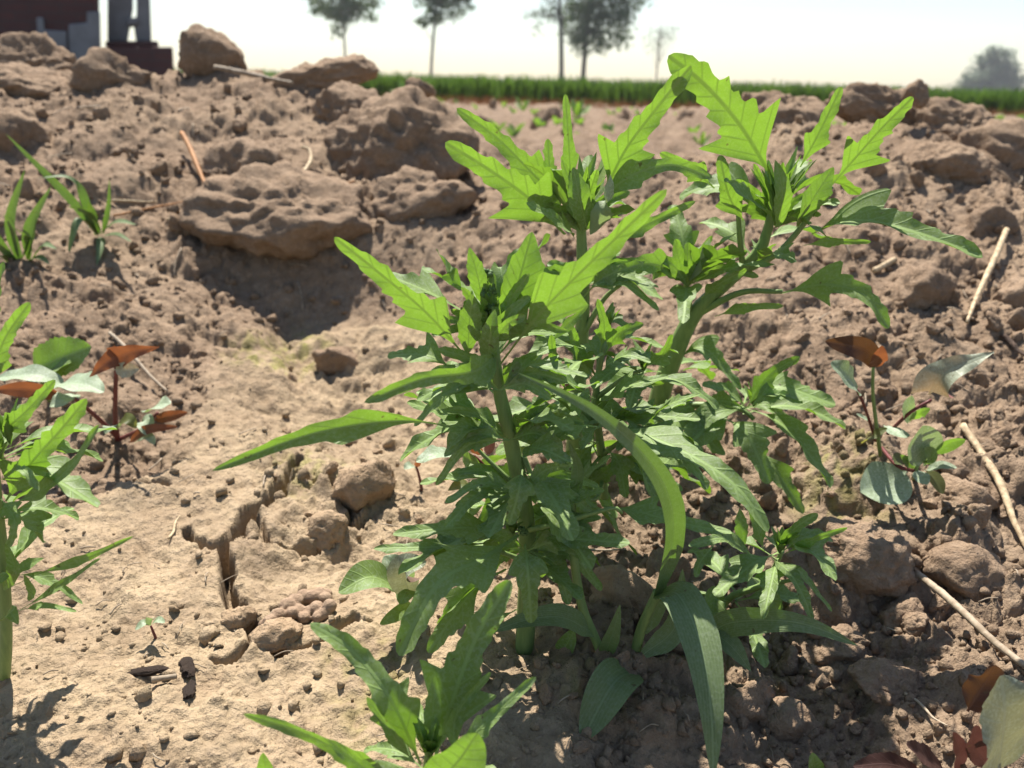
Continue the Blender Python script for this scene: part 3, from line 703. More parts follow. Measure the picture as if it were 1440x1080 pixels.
# dry stubble line at the foot of the crop
V, F = [], []; rng = random.Random(8)
for _ in range(5000):
    y = 9.6 + rng.random() * 1.2; x = rng.uniform(-1, 1) * y * .8; h = .03 + .09 * rng.random(); k = len(V); wdt = .006
    V += [(x - wdt, y, 0), (x + wdt, y, 0), (x + rng.gauss(0, .05), y + rng.gauss(0, .03), h)]; F.append((k, k + 1, k + 2))
tag(mesh_obj('dry_stubble', V, F, M['rust'], None, False), 'thin rusty line of dry stubble at the foot of the crop', 'stubble', kind='stuff')
V, F = [], []
for _ in range(75):
    y = rng.uniform(3.2, 10.3); x = y * rng.uniform(-.25, .7)
    for _b in range(7):
        h = .02 + .05 * rng.random(); k = len(V); a_ = rng.random() * 6.28; wdt = .006 + .004 * rng.random(); dx, dy = math.cos(a_) * h * .7, math.sin(a_) * h * .7
        V += [(x - wdt, y, .01), (x + wdt, y, .01), (x + dx * .6 + wdt * 1.4, y + dy * .6, h * .8), (x + dx, y + dy, h), (x + dx * .6 - wdt * 1.4, y + dy * .6, h * .8)]; F.append((k, k + 1, k + 2, k + 3, k + 4))
fwd = mesh_obj('field_weeds', V, F, M['young'], None, False, [(.2, .5)] * len(V)); tag(fwd, 'scattered low green weeds on the bare field behind the bank', 'weeds', kind='stuff')
# ------------------------------------------------------------------ maroon wall, grey posts on a plinth
m_brick, nt, b = mat('maroon_brick'); tc = node(nt, 'ShaderNodeTexCoord').outputs['Object']
bt = node(nt, 'ShaderNodeTexBrick'); mp = node(nt, 'ShaderNodeMapping'); mp.inputs['Rotation'].default_value = (R(90), 0, 0); nt.links.new(tc, mp.inputs[0]); nt.links.new(mp.outputs[0], bt.inputs[0])
bt.inputs['Scale'].default_value = 1.0; bt.inputs['Brick Width'].default_value = .24; bt.inputs['Row Height'].default_value = .065; bt.inputs['Mortar Size'].default_value = .006
bt.inputs['Color1'].default_value = (.095, .036, .032, 1); bt.inputs['Color2'].default_value = (.075, .03, .028, 1); bt.inputs['Mortar'].default_value = (.06, .04, .04, 1)
nt.links.new(mixc(nt, ramp(nt, noise_(nt, 6, 4, .6, tc), .3, .7, 0, .4), bt.outputs[0], (.045, .03, .03)), b.inputs['Base Color']); b.inputs['Roughness'].default_value = .9
m_conc = plain('grey_concrete', (.20, .21, .225), .85, .25, 5, .4, .01)
def prism(parent, name, pts, Y, depth, material):
    """an upright slab: outline given as photo spots at distance Y, with real depth"""
    q = [P(x, y, Y) for x, y in pts]; n = len(q); loc = parent.location
    away = Vector((sum(p.x for p in q) / n, Y, 0)).normalized() if abs(q[0].x - q[1].x) < 3 else Vector((q[1].x, Y, 0)).normalized()
    V = [p - loc for p in q] + [p - loc + away * depth for p in q]
    F = [tuple(range(n))[::-1], tuple(range(n, 2 * n))] + [(i, (i + 1) % n, n + (i + 1) % n, n + i) for i in range(n)]
    o = mesh_obj(name, V, F, material, parent, False)
    md = o.modifiers.new('Bevel', 'BEVEL'); md.width = .012; md.segments = 2; return o
YW = 7.0
wl = empty('brick_wall', Vector((P(60, 130, YW).x, YW, 0)), 'dark maroon brick wall with grey patches at the upper left', 'wall')
prism(wl, 'wall_body', [(-900, -520), (136, -520), (136, 140), (-900, 140)], YW, .4, m_brick)
prism(wl, 'grey_panel', [(96, 34), (122, 32), (122, 16), (141, 16), (143, 140), (100, 140)], YW - .06, .055, m_conc)
prism(wl, 'grey_panel', [(51, 24), (61, 24), (63, 42), (94, 44), (97, 140), (55, 140)], YW - .035, .03, m_conc)
pl_ = empty('concrete_posts', P(185, 64, YW + .2), 'pair of grey concrete posts leaning together on a maroon plinth', 'posts')
prism(pl_, 'post', [(152, -330), (186, -330), (187, 10), (179, 58), (151, 58)], YW + .2, .22, m_conc)
prism(pl_, 'post', [(189, -330), (200, -330), (213, 58), (191, 58), (188, 36), (192, 20)], YW + .2, .2, m_conc)
prism(pl_, 'clamp', [(178, 26), (193, 24), (194, 34), (178, 37)], YW + .16, .3, m_conc)
ph_ = empty('brick_plinth', Vector((P(195, 90, YW).x, YW, 0)), 'low stepped maroon brick plinth under the grey posts', 'plinth')
prism(ph_, 'plinth_base', [(146, 66), (243, 66), (247, 150), (146, 150)], YW, .7, m_brick)
prism(ph_, 'plinth_step', [(148, 57.5), (222, 57.5), (224, 65.5), (148, 65.5)], YW + .08, .5, m_brick)

# ------------------------------------------------------------------ dusty air over the field
m_h = bpy.data.materials.new('haze'); m_h.use_nodes = True; hn = m_h.node_tree; hn.nodes.remove(hn.nodes['Principled BSDF'])
pv = hn.nodes.new('ShaderNodeVolumePrincipled'); pv.inputs['Color'].default_value = (.92, .95, 1, 1); pv.inputs['Density'].default_value = .0009
hn.links.new(pv.outputs[0], hn.nodes['Material Output'].inputs['Volume'])
hx, hy0, hy1, h0, h1 = 340, -340, 340, -1.2, 14
Vh = [(x, y, z) for z in (h0, h1) for y in (hy0, hy1) for x in (-hx, hx)]
hz = mesh_obj('haze', Vh, [(0, 2, 3, 1), (4, 5, 7, 6), (0, 1, 5, 4), (2, 6, 7, 3), (0, 4, 6, 2), (1, 3, 7, 5)], m_h, None, False); tag(hz, kind='stuff')

# ------------------------------------------------------------------ main goosefoot (A)
def pbase(px, py, Y): 
    p = P(px, py, Y); p.z = gz(p.x, p.y); return p
GG = 'goosefoot plants in the middle'
A = empty('goosefoot_plant', pbase(737, 905, .268), 'nearest goosefoot in the middle with a bud spike at its tip', 'plant', GG)
stem(A, [(737, 925, .266), (743, 800, .268), (737, 715, .267), (716, 610, .265), (702, 550, .264), (695, 490, .264), (690, 420, .264)], [26, 27, 25, 22, 19, 14, 8], ridges=.06)
a = .262
L(A, [(652, 498, a), (600, 440, a - .008), (535, 385, a - .016), (470, 333, a - .02)], 92, -12, -.15, material='young', pet=.05)
L(A, [(708, 484, a - .004), (672, 520, a - .02), (595, 533, a - .035), (512, 566, a - .042)], 66, 12, 0, material='young', lobes=.5, pet=.05, fold=.4)
L(A, [(640, 520, a), (600, 500, a), (545, 500, a + .004)], 62, 48, pet=.1)
L(A, [(679, 428, a), (672, 390, a - .003), (660, 348, a - .004)], 30, -8, kind='small', material='young')
L(A, [(648, 408, a + .004), (630, 380, a + .004), (613, 350, a + .002)], 26, 65, -.6, kind='small')
L(A, [(703, 512, a), (760, 440, a - .012), (850, 350, a - .022), (938, 266, a - .03)], 96, -10, .2, material='young', pet=.14)
L(A, [(712, 458, a), (728, 400, a - .004), (748, 326, a - .004)], 66, -5, .35, kind='small', material='young', fold=.5)
L(A, [(658, 497, a - .006), (660, 455, a - .01), (664, 413, a - .012)], 40, 25, .2, kind='small')
L(A, [(700, 480, a - .004), (722, 455, a - .008), (742, 430, a - .01)], 36, 20, .2, kind='small')
L(A, [(655, 440, a + .012), (600, 410, a + .016), (520, 378, a + .018)], 80, 60, 0)
L(A, [(735, 525, a), (775, 480, a + .004), (828, 428, a + .01)], 30, 10, .4, lobes=.3, pet=.4)
L(A, [(718, 512, a), (770, 516, a - .006), (826, 530, a - .01)], 48, 62)
L(A, [(700, 500, a + .01), (735, 470, a + .02), (800, 470, a + .03)], 54, 55)
L(A, [(685, 520, a - .008), (690, 470, a - .014), (696, 435, a - .014)], 34, 15, -.2, kind='small')
L(A, [(706, 608, a), (640, 600, a - .012), (560, 592, a - .025), (440, 610, a - .04), (298, 662, a - .05)], 58, 18, 0, material='young', pet=.30, lobes=.65, fold=.5, n=60)
L(A, [(705, 610, a + .004), (650, 590, a + .004), (572, 566, a + .003)], 58, 55, pet=.2)
L(A, [(690, 590, a + .006), (640, 565, a + .012), (585, 552, a + .016)], 60, 70, pet=.2)
L(A, [(695, 600, a - .004), (655, 606, a - .012), (628, 634, a - .014)], 34, 45, -.3, kind='small', fold=.6)
L(A, [(734, 628, a - .006), (765, 632, a - .016), (805, 652, a - .02)], 62, 40, pet=.05)
L(A, [(735, 660, a - .012), (730, 690, a - .02), (716, 738, a - .022)], 62, 20, pet=.06, lobes=.6)
L(A, [(718, 748, a - .004), (650, 742, a - .012), (552, 752, a - .02)], 62, 48, pet=.10)
L(A, [(715, 760, a), (640, 768, a - .004), (525, 772, a - .008)], 46, 52, pet=.2)
L(A, [(730, 752, a - .006), (680, 785, a - .022), (615, 822, a - .036), (561, 922, a - .046)], 118, 42, -.05, pet=.12, lobes=.75, ripple=.03, cup=.5, n=60)
L(A, [(712, 800, a + .004), (665, 830, a - .004), (602, 918, a - .016)], 78, 30, pet=.2, lobes=.6)
L(A, [(738, 765, a - .012), (742, 800, a - .026), (747, 876, a - .03)], 76, 20, .1, pet=.08, lobes=.6)
L(A, [(752, 756, a), (810, 758, a - .012), (886, 764, a - .02)], 66, 42, 0, pet=.1, lobes=.6)
L(A, [(740, 700, a), (700, 690, a - .006), (640, 712, a - .01)], 44, 55, pet=.25)
L(A, [(745, 690, a), (800, 700, a - .004), (850, 690, a - .01)], 46, 50, pet=.2)
L(A, [(740, 850, a + .006), (700, 870, a + .008), (655, 880, a + .006)], 40, 45, pet=.25)
for bp_ in ([(745, 745, .264), (790, 735, .256), (860, 715, .25), (875, 722, .249)], [(742, 700, .266), (690, 650, .27), (668, 628, .272)], [(740, 790, .262), (700, 775, .255), (690, 780, .25)],
            [(735, 640, .266), (760, 690, .262), (800, 700, .262)]):
    stem(A, bp_, [9, 7, 5], name='side_branch', n=16)
rosette(A, (690, 465, .262), 18, 62, 15, 21, .55)
fan(A, (692, 482, .262), 13, (-82, 82), (60, 125), (34, 54), 401); fan(A, (702, 545, .261), 8, (38, 112), (70, 130), (38, 58), 402, (0, 50))
fan(A, (716, 615, .261), 8, (50, 125), (70, 120), (36, 56), 403, (10, 55), mats=('goose', 'young', 'goose')); fan(A, (733, 690, .260), 8, (55, 140), (65, 115), (36, 56), 404, (10, 60), mats=('goose',)); fan(A, (741, 770, .260), 7, (60, 150), (70, 120), (38, 58), 405, (10, 60), mats=('goose',))
rosette(A, (655, 460, .266), 6, 55, 18, 22, .7)
rosette(A, (720, 750, .258), 8, 34, 14, 23, .8)
rosette(A, (670, 605, .262), 6, 36, 13, 24, .9)
bud(A, (689, 450, .260), (686, 380, .262), 26, 3)
bud(A, (738, 752, .258), (733, 742, .258), 14, 4)

# ------------------------------------------------------------------ goosefoot behind (B)
B = empty('goosefoot_plant', pbase(800, 720, .36), 'middle goosefoot behind the bud spike, its fan of leaves over the gap', 'plant', GG)
b = .345
stem(B, [(800, 735, .358), (812, 560, .355), (820, 430, .35), (818, 340, .347), (815, 260, .345)], [22, 22, 20, 16, 8], ridges=.06)
L(B, [(795, 330, b), (745, 280, b - .01), (690, 240, b - .018), (626, 200, b - .024)], 104, -8, -.1, material='young', pet=.06)
L(B, [(805, 300, b + .01), (745, 240, b + .012), (700, 195, b + .012), (642, 152, b + .012)], 66, -5, -.1, material='young', pet=.1, lobes=.9)
L(B, [(803, 262, b), (800, 205, b - .006), (795, 132, b - .008)], 40, -12, .0, material='young', pet=.02, lobes=.35)
L(B, [(850, 270, b), (880, 210, b - .008), (925, 150, b - .014), (972, 92, b - .018)], 92, -10, .1, material='young', pet=.02)
L(B, [(835, 300, b - .006), (875, 255, b - .014), (940, 232, b - .02), (1002, 250, b - .022)], 62, 15, .0, material='young', pet=.1, lobes=.4)
L(B, [(815, 345, b - .01), (790, 315, b - .02), (740, 285, b - .022)], 50, 40, pet=.1)
L(B, [(850, 340, b - .008), (900, 320, b - .014), (978, 283, b - .018)], 40, 10, 0, material='young', pet=.1, lobes=.35)
L(B, [(825, 320, b - .012), (815, 280, b - .02), (806, 235, b - .02)], 40, 15, .1, kind='small')
L(B, [(830, 330, b - .014), (850, 290, b - .02), (858, 245, b - .02)], 32, 60, .4, kind='small', material='pale')
L(B, [(790, 300, b + .006), (775, 250, b + .008), (770, 195, b + .008)], 46, -5, material='young', pet=.02)
L(B, [(836, 280, b), (845, 240, b), (852, 205, b)], 22, 55, .5, kind='small', material='pale')
L(B, [(818, 420, b), (850, 390, b - .01), (905, 370, b - .02)], 50, 30, pet=.2)
L(B, [(818, 450, b), (780, 420, b), (740, 410, b)], 46, 45, pet=.2)
L(B, [(820, 480, b), (860, 450, b - .01), (890, 470, b - .02)], 44, 50, pet=.2)
fan(B, (818, 325, b), 9, (-75, 75), (60, 115), (30, 48), 406); fan(B, (820, 400, b), 7, (40, 110), (60, 110), (32, 48), 407, (0, 50))
rosette(B, (818, 300, b - .004), 20, 74, 16, 31, .55)
bud(B, (817, 290, .344), (815, 250, .344), 18, 6)
stem(B, [(820, 470, .35), (850, 420, .345), (880, 395, .34)], [9, 7, 5], name='side_branch', n=14)

# ------------------------------------------------------------------ tall right goosefoot (C)
Cc = empty('goosefoot_plant', pbase(905, 650, .40), 'tall right goosefoot with a thick bent stem', 'plant', GG)
c = .355
stem(Cc, [(905, 670, .40), (925, 570, .395), (948, 500, .385), (978, 440, .375), (1030, 390, .368), (1070, 350, .362), (1090, 280, .357)], [26, 28, 28, 24, 18, 15, 8], ridges=.06)
stem(Cc, [(968, 455, .378), (966, 410, .37), (965, 385, .366)], [16, 12, 7], name='side_branch', n=14)
stem(Cc, [(1040, 385, .367), (1100, 350, .355), (1170, 262, .35)], [10, 8, 6], name='side_branch', n=16)
stem(Cc, [(975, 445, .375), (1040, 412, .362), (1100, 410, .352)], [11, 9, 6], name='side_branch', n=16)
stem(Cc, [(1044, 372, .365), (1040, 330, .36), (1038, 300, .358)], [9, 8, 6], name='side_branch', n=12)
L(Cc, [(1080, 240, c), (1040, 175, c - .01), (990, 118, c - .018), (940, 78, c - .022)], 128, -12, -.1, material='young', pet=.0)
L(Cc, [(1125, 235, c), (1150, 190, c - .005), (1183, 122, c - .008)], 60, -6, .1, material='young', pet=.02, lobes=.35)
L(Cc, [(1165, 265, c - .006), (1200, 225, c - .012), (1240, 180, c - .018), (1284, 136, c - .022)], 78, -8, .15, material='young', pet=.08)
L(Cc, [(1140, 330, c - .006), (1200, 310, c - .02), (1280, 325, c - .034), (1382, 362, c - .046)], 96, 42, .0, pet=.0, fold=.45)
L(Cc, [(1045, 310, c), (1025, 275, c - .006), (1012, 218, c - .01)], 60, 0, -.1, material='young', pet=.02, lobes=.5)
L(Cc, [(1085, 305, c - .014), (1060, 285, c - .022), (1022, 255, c - .026)], 42, 45, -.2, kind='small')
L(Cc, [(1005, 265, c - .004), (975, 240, c - .012), (928, 215, c - .02)], 50, 5, -.2, material='young', pet=.1, lobes=.4)
L(Cc, [(1120, 320, c - .012), (1140, 285, c - .02), (1172, 235, c - .022)], 44, 30, .3, kind='small')
L(Cc, [(1095, 320, c - .016), (1100, 270, c - .024), (1090, 225, c - .024)], 30, 20, 0, kind='small', material='young')
L(Cc, [(1130, 345, c - .004), (1170, 340, c - .01), (1225, 340, c - .016)], 26, 10, 0, material='young', pet=.05, lobes=.3)
L(Cc, [(1100, 412, c - .004), (1160, 400, c - .016), (1215, 415, c - .026), (1250, 462, c - .032)], 72, 30, .1, material='young', pet=.05)
L(Cc, [(1005, 445, c + .01), (1050, 432, c), (1102, 430, c - .006)], 34, 0, 0, material='young', pet=.1, lobes=.25)
L(Cc, [(965, 400, c + .004), (920, 372, c - .008), (838, 382, c - .016)], 60, 20, 0, material='young', pet=.15, lobes=.6)
L(Cc, [(975, 400, c), (1020, 378, c - .012), (1090, 372, c - .022)], 50, 58, .1, pet=.15, lobes=.5)
L(Cc, [(985, 420, c), (1010, 400, c - .01), (1050, 378, c - .014)], 44, -5, .1, material='young', pet=.1, lobes=.4)
L(Cc, [(965, 395, c + .004), (955, 365, c), (948, 340, c)], 22, 0, material='young', kind='small')
L(Cc, [(970, 395, c), (985, 365, c - .004), (998, 335, c - .004)], 22, 55, .5, material='pale', kind='small')
L(Cc, [(940, 520, .385), (900, 500, .375), (860, 515, .368)], 46, 50, pet=.2)
L(Cc, [(945, 510, .385), (990, 490, .375), (1042, 548, .365)], 44, 42, pet=.15)
L(Cc, [(1040, 572, .375), (1090, 545, .362), (1175, 570, .352)], 84, 48, 0, pet=.1, lobes=.7)
L(Cc, [(1022, 590, .37), (1050, 610, .355), (1082, 680, .345)], 84, 30, .1, pet=.1, lobes=.6)
L(Cc, [(1062, 625, .375), (1090, 660, .365), (1130, 722, .358)], 60, 28, .2, pet=.1, lobes=.5)
L(Cc, [(900, 600, .385), (950, 585, .37), (1020, 640, .36)], 70, 50, pet=.15)
stem(Cc, [(925, 575, .393), (980, 570, .385), (1040, 575, .375), (1060, 590, .37)], [13, 11, 8, 6], name='side_branch', n=16)
fan(Cc, (1092, 315, c), 10, (-80, 80), (55, 110), (30, 46), 408); fan(Cc, (967, 398, .362), 9, (-90, 90), (55, 105), (30, 46), 409, (-5, 45)); fan(Cc, (1050, 570, .37), 6, (40, 130), (60, 110), (34, 52), 410, (10, 55), mats=('goose',))
rosette(Cc, (1092, 300, c - .004), 24, 82, 18, 41, .6)
bud(Cc, (1092, 285, .354), (1092, 245, .354), 18, 7)
bud(Cc, (966, 390, .364), (965, 365, .364), 14, 8)
rosette(Cc, (967, 395, .364), 8, 55, 18, 42, .7)
rosette(Cc, (1060, 570, .37), 7, 40, 15, 43, .9, material='goose')

# ------------------------------------------------------------------ leafy undergrowth between the stems
U = empty('goosefoot_plant', pbase(850, 690, .315), 'low bushy goosefoot filling the shade between the three tall stems', 'plant', GG)
u = .31
stem(U, [(850, 700, .315), (846, 640, .312), (838, 560, .31), (850, 480, .308)], [12, 12, 10, 6])
for q in ([(846, 640, .312), (890, 610, .302), (930, 600, .30)], [(842, 600, .312), (800, 560, .31), (770, 540, .31)], [(848, 650, .31), (800, 690, .30), (770, 690, .295)], [(850, 660, .31), (840, 700, .28), (815, 700, .27)], [(838, 560, .31), (880, 530, .305), (905, 520, .305)]):
    stem(U, q, [8, 6, 5], name='side_branch', n=14)
UL = [((850, 600), (900, 585), (985, 590), 64, 55), ((865, 605), (920, 610), (990, 640), 60, 45), ((840, 570), (880, 545), (940, 530), 56, 50), ((835, 560), (790, 535), (745, 545), 50, 50),
      ((838, 540), (815, 500), (800, 455), 44, 10), ((850, 500), (870, 470), (905, 455), 44, 20), ((845, 520), (880, 500), (915, 510), 40, 55), ((840, 600), (800, 600), (752, 625), 56, 45),
      ((842, 620), (820, 640), (790, 690), 54, 30), ((850, 630), (870, 650), (880, 700), 50, 20), ((838, 560), (800, 570), (770, 600), 50, 40), ((800, 560), (780, 510), (775, 470), 40, 15),
      ((850, 640), (900, 660), (960, 690), 56, 40), ((842, 500), (850, 460), (840, 420), 36, 5), ((790, 690), (830, 665), (860, 640), 40, 50), ((820, 490), (790, 485), (755, 500), 40, 50),
      ((835, 590), (860, 560), (905, 560), 50, 58), ((900, 520), (930, 500), (945, 470), 34, 25), ((770, 690), (740, 700), (715, 690), 34, 40), ((905, 600), (940, 570), (985, 555), 46, 55)]
for i, (p0, p1, p2, wd, e) in enumerate(UL):
    y0 = u - .012 * (i % 4)
    L(U, [(*p0, y0), (*p1, y0 - .008), (*p2, y0 - .014)], wd, e, .2 * math.sin(i * 2), pet=.15, lobes=.8)
L(U, [(860, 600, .285), (915, 615, .27), (985, 648, .255), (1040, 690, .245), (1080, 748, .238)], 92, 50, 0, pet=.0, lobes=.35, cup=.5, n=60)
L(U, [(848, 712, .27), (900, 720, .258), (955, 735, .25), (1030, 750, .244)], 62, 52, 0, pet=.1, lobes=.7)
L(U, [(820, 690, .30), (870, 650, .292), (905, 645, .288)], 44, 0, material='young', pet=.05, lobes=.4)
rosette(U, (775, 620, .30), 8, 46, 16, 51, .8, material='goose'); rosette(U, (800, 690, .28), 6, 36, 13, 52, .8); rosette(U, (905, 520, .305), 7, 40, 15, 53, .8); rosette(U, (850, 470, .308), 7, 46, 16, 54, .6)

# ------------------------------------------------------------------ small shoot at the right (D)
D = empty('goosefoot_plant', pbase(1010, 850, .285), 'small spreading goosefoot shoot at the right of the hanging blade', 'plant', GG)
d = .272
stem(D, [(1010, 862, .286), (1030, 838, .283), (1075, 820, .278), (1100, 775, .272)], [10, 10, 8, 6]); stem(D, [(1035, 836, .283), (1080, 822, .272), (1120, 815, .266)], [7, 6, 5], name='side_branch', n=12)
L(D, [(1062, 784, d), (1020, 758, d - .01), (968, 768, d - .018)], 50, 45, pet=.08, lobes=.3)
L(D, [(1085, 785, d - .004), (1110, 805, d - .018), (1130, 840, d - .025), (1142, 875, d - .028)], 52, 40, .2, material='young', pet=.02, lobes=.45)
L(D, [(1095, 775, d), (1115, 745, d - .006), (1150, 722, d - .008)], 50, 30, .2, pet=.05, lobes=.4)
L(D, [(1105, 778, d - .004), (1145, 758, d - .014), (1192, 742, d - .02)], 30, 20, 0, material='young', pet=.05, lobes=.25)
L(D, [(1075, 775, d), (1062, 735, d), (1050, 700, d)], 34, 25, 0, pet=.05, lobes=.4)
L(D, [(1045, 770, d), (1042, 745, d), (1040, 715, d)], 22, 20, kind='small')
L(D, [(1090, 790, d - .004), (1120, 800, d - .006), (1170, 860, d - .01)], 26, 45, .2, pet=.1, lobes=.3)
L(D, [(1078, 825, d), (1086, 840, d - .004), (1096, 868, d - .006)], 24, 25, kind='small')
L(D, [(1015, 850, .28), (1005, 840, .275), (1000, 900, .266)], 32, 20, kind='ovate', pet=.1)
L(D, [(1005, 765, d), (985, 790, d - .006), (978, 812, d - .01)], 34, 35, pet=.1, lobes=.5)
rosette(D, (1097, 775, d - .004), 9, 42, 15, 61, .7)

# leafy nodes along the stems
for (q, n_, ln, el) in (((702, 545, .264), 6, (60, 120), (0, 45)), ((716, 610, .265), 6, (70, 130), (-15, 35)), ((733, 680, .267), 6, (70, 130), (-25, 30)), ((741, 740, .268), 6, (70, 140), (-30, 25)), ((742, 800, .268), 4, (60, 120), (-30, 20)), ((695, 470, .264), 7, (55, 120), (25, 75))):
    whorl(A, q, n_, ln, int(q[0] + q[1]), el, az=(0, 180) if q[1] < 480 else None)
for (q, n_, ln, el) in (((818, 330, .347), 6, (60, 130), (20, 75)), ((820, 400, .35), 4, (60, 120), (0, 40)), ((818, 480, .352), 4, (60, 120), (-10, 35)), ((812, 570, .355), 6, (70, 130), (-20, 30)), ((806, 650, .357), 4, (60, 120), (-30, 20))):
    whorl(B, q, n_, ln, int(q[0] + q[1]), el)
for (q, n_, ln, el) in (((1085, 310, .36), 6, (60, 120), (15, 70)), ((1060, 360, .363), 4, (60, 110), (0, 40)), ((967, 395, .366), 6, (60, 110), (0, 55)), ((940, 525, .388), 3, (60, 110), (-20, 20)), ((1045, 575, .375), 4, (60, 110), (-25, 30)), ((915, 610, .398), 4, (60, 110), (-20, 20))):
    whorl(Cc, q, n_, ln, int(q[0] + q[1]), el)
for (q, n_, ln, el) in (((846, 640, .312), 6, (80, 150), (-25, 25)), ((842, 590, .311), 6, (80, 140), (-10, 35)), ((838, 530, .309), 6, (60, 120), (0, 50)), ((920, 600, .302), 6, (60, 120), (-25, 30)), ((780, 690, .296), 4, (60, 110), (-25, 30)), ((905, 525, .305), 4, (50, 100), (-10, 40))):
    whorl(U, q, n_, ln, int(q[0] + q[1]), el)
whorl(D, (1095, 780, .272), 7, (50, 95), 5, (-15, 45)); whorl(D, (1035, 835, .282), 5, (50, 100), 6, (-20, 20))

# ------------------------------------------------------------------ foreground goosefoot (F)
Fp = empty('goosefoot_plant', pbase(600, 1100, .196), 'foreground goosefoot cut off by the bottom edge', 'plant', GG)
f = .186
stem(Fp, [(600, 1130, .196), (600, 1090, .190), (602, 1060, .187)], [16, 15, 9])
L(Fp, [(592, 1075, f), (550, 985, f - .002), (495, 915, f + .004), (436, 877, f + .006)], 84, 42, -.1, pet=.05, lobes=.7, n=60)
L(Fp, [(612, 1065, f + .004), (635, 990, f + .01), (668, 900, f + .016), (718, 816, f + .02)], 108, 42, .1, pet=.02, lobes=1.0, n=60)
L(Fp, [(630, 1070, f - .004), (680, 1020, f - .002), (754, 952, f + .002)], 46, 45, .1, pet=.1, lobes=.25)
L(Fp, [(560, 1095, f - .006), (490, 1062, f - .012), (420, 1028, f - .014), (342, 1004, f - .014)], 58, 12, 0, material='young', pet=.05, lobes=.35)
L(Fp, [(580, 1070, f - .004), (550, 1030, f - .006), (516, 980, f - .006)], 44, 5, -.2, material='young', pet=.05, lobes=.3)
L(Fp, [(606, 1050, f), (608, 1010, f), (612, 950, f + .002)], 28, 15, kind='small')
L(Fp, [(600, 1110, f - .014), (640, 1075, f - .018), (672, 1030, f - .02)], 80, 15, .2, kind='ovate', material='young', pet=.05)
L(Fp, [(570, 1100, f - .01), (520, 1085, f - .014), (462, 1040, f - .016)], 52, 25, material='goose', pet=.1, lobes=.4)
L(Fp, [(645, 1080, f), (640, 1010, f + .006), (690, 945, f + .01)], 44, 25, .3, pet=.1, lobes=.3)
L(Fp, [(575, 1050, f + .006), (560, 990, f + .012), (575, 952, f + .016)], 30, 35, kind='small')
rosette(Fp, (604, 1062, f - .004), 9, 64, 22, 71, .7)

# ------------------------------------------------------------------ goosefoot at the left edge (G)
Gp = empty('goosefoot_plant', pbase(2, 968, .243), 'goosefoot at the left edge with a bare lower stem', 'plant', GG)
g = .235
stem(Gp, [(2, 985, .243), (8, 900, .24), (4, 790, .237), (-6, 690, .234), (-14, 560, .23), (-16, 500, .228)], [17, 16, 15, 13, 11, 7], ridges=.05)
L(Gp, [(8, 705, g), (45, 650, g - .006), (85, 605, g - .01), (122, 560, g - .014)], 74, -6, .1, material='young', pet=.02)
L(Gp, [(8, 712, g - .006), (60, 690, g - .014), (105, 650, g - .018), (140, 597, g - .02)], 48, 35, .1, pet=.1, lobes=.6)
L(Gp, [(-12, 620, g), (35, 580, g - .006), (78, 534, g - .01)], 50, 5, .1, material='young', pet=.1, lobes=.6)
L(Gp, [(-15, 545, g), (5, 480, g - .004), (42, 425, g - .006)], 62, -6, .1, material='young', pet=.05, lobes=.5)
L(Gp, [(-20, 470, g + .01), (-6, 425, g + .012), (6, 368, g + .012)], 52, 50, 0, pet=.05, lobes=.5)
L(Gp, [(6, 830, g), (60, 805, g - .006), (120, 785, g - .01), (188, 754, g - .014)], 26, 15, 0, material='young', pet=.3, lobes=.2)
L(Gp, [(8, 870, g), (50, 845, g - .004), (90, 820, g - .008), (142, 785, g - .012)], 26, 35, 0, pet=.25, lobes=.2)
L(Gp, [(30, 858, g - .002), (65, 852, g - .008), (108, 860, g - .012)], 22, 45, 0, pet=.1, lobes=.2)
L(Gp, [(5, 830, g - .004), (20, 800, g - .008), (8, 762, g - .01)], 24, 15, 0, kind='small')
L(Gp, [(12, 815, g), (30, 800, g - .004), (62, 785, g - .006)], 22, 40, 0, kind='small')
L(Gp, [(6, 870, g - .006), (15, 862, g - .012), (26, 878, g - .014)], 24, 45, 0, kind='small')
L(Gp, [(40, 845, g - .004), (45, 830, g - .006), (34, 808, g - .008)], 16, 20, 0, kind='small')
L(Gp, [(0, 700, g - .008), (20, 730, g - .018), (14, 770, g - .02)], 34, 35, .2, pet=.1)
L(Gp, [(0, 680, g - .006), (30, 660, g - .016), (55, 690, g - .02)], 36, 45, .2, pet=.1)
rosette(Gp, (0, 650, g - .004), 8, 60, 20, 81, .7, material='goose'); rosette(Gp, (14, 620, g - .004), 5, 60, 18, 82, .6)

whorl(Gp, (-8, 640, .233), 9, (60, 140), 7, (0, 55), material='young'); whorl(Gp, (2, 730, .236), 6, (60, 120), 11, (-15, 40), material='young'); whorl(Gp, (4, 800, .237), 6, (50, 120), 8, (-15, 30), wr=.35)
whorl(Fp, (601, 1075, .188), 6, (70, 130), 9, (-5, 45))

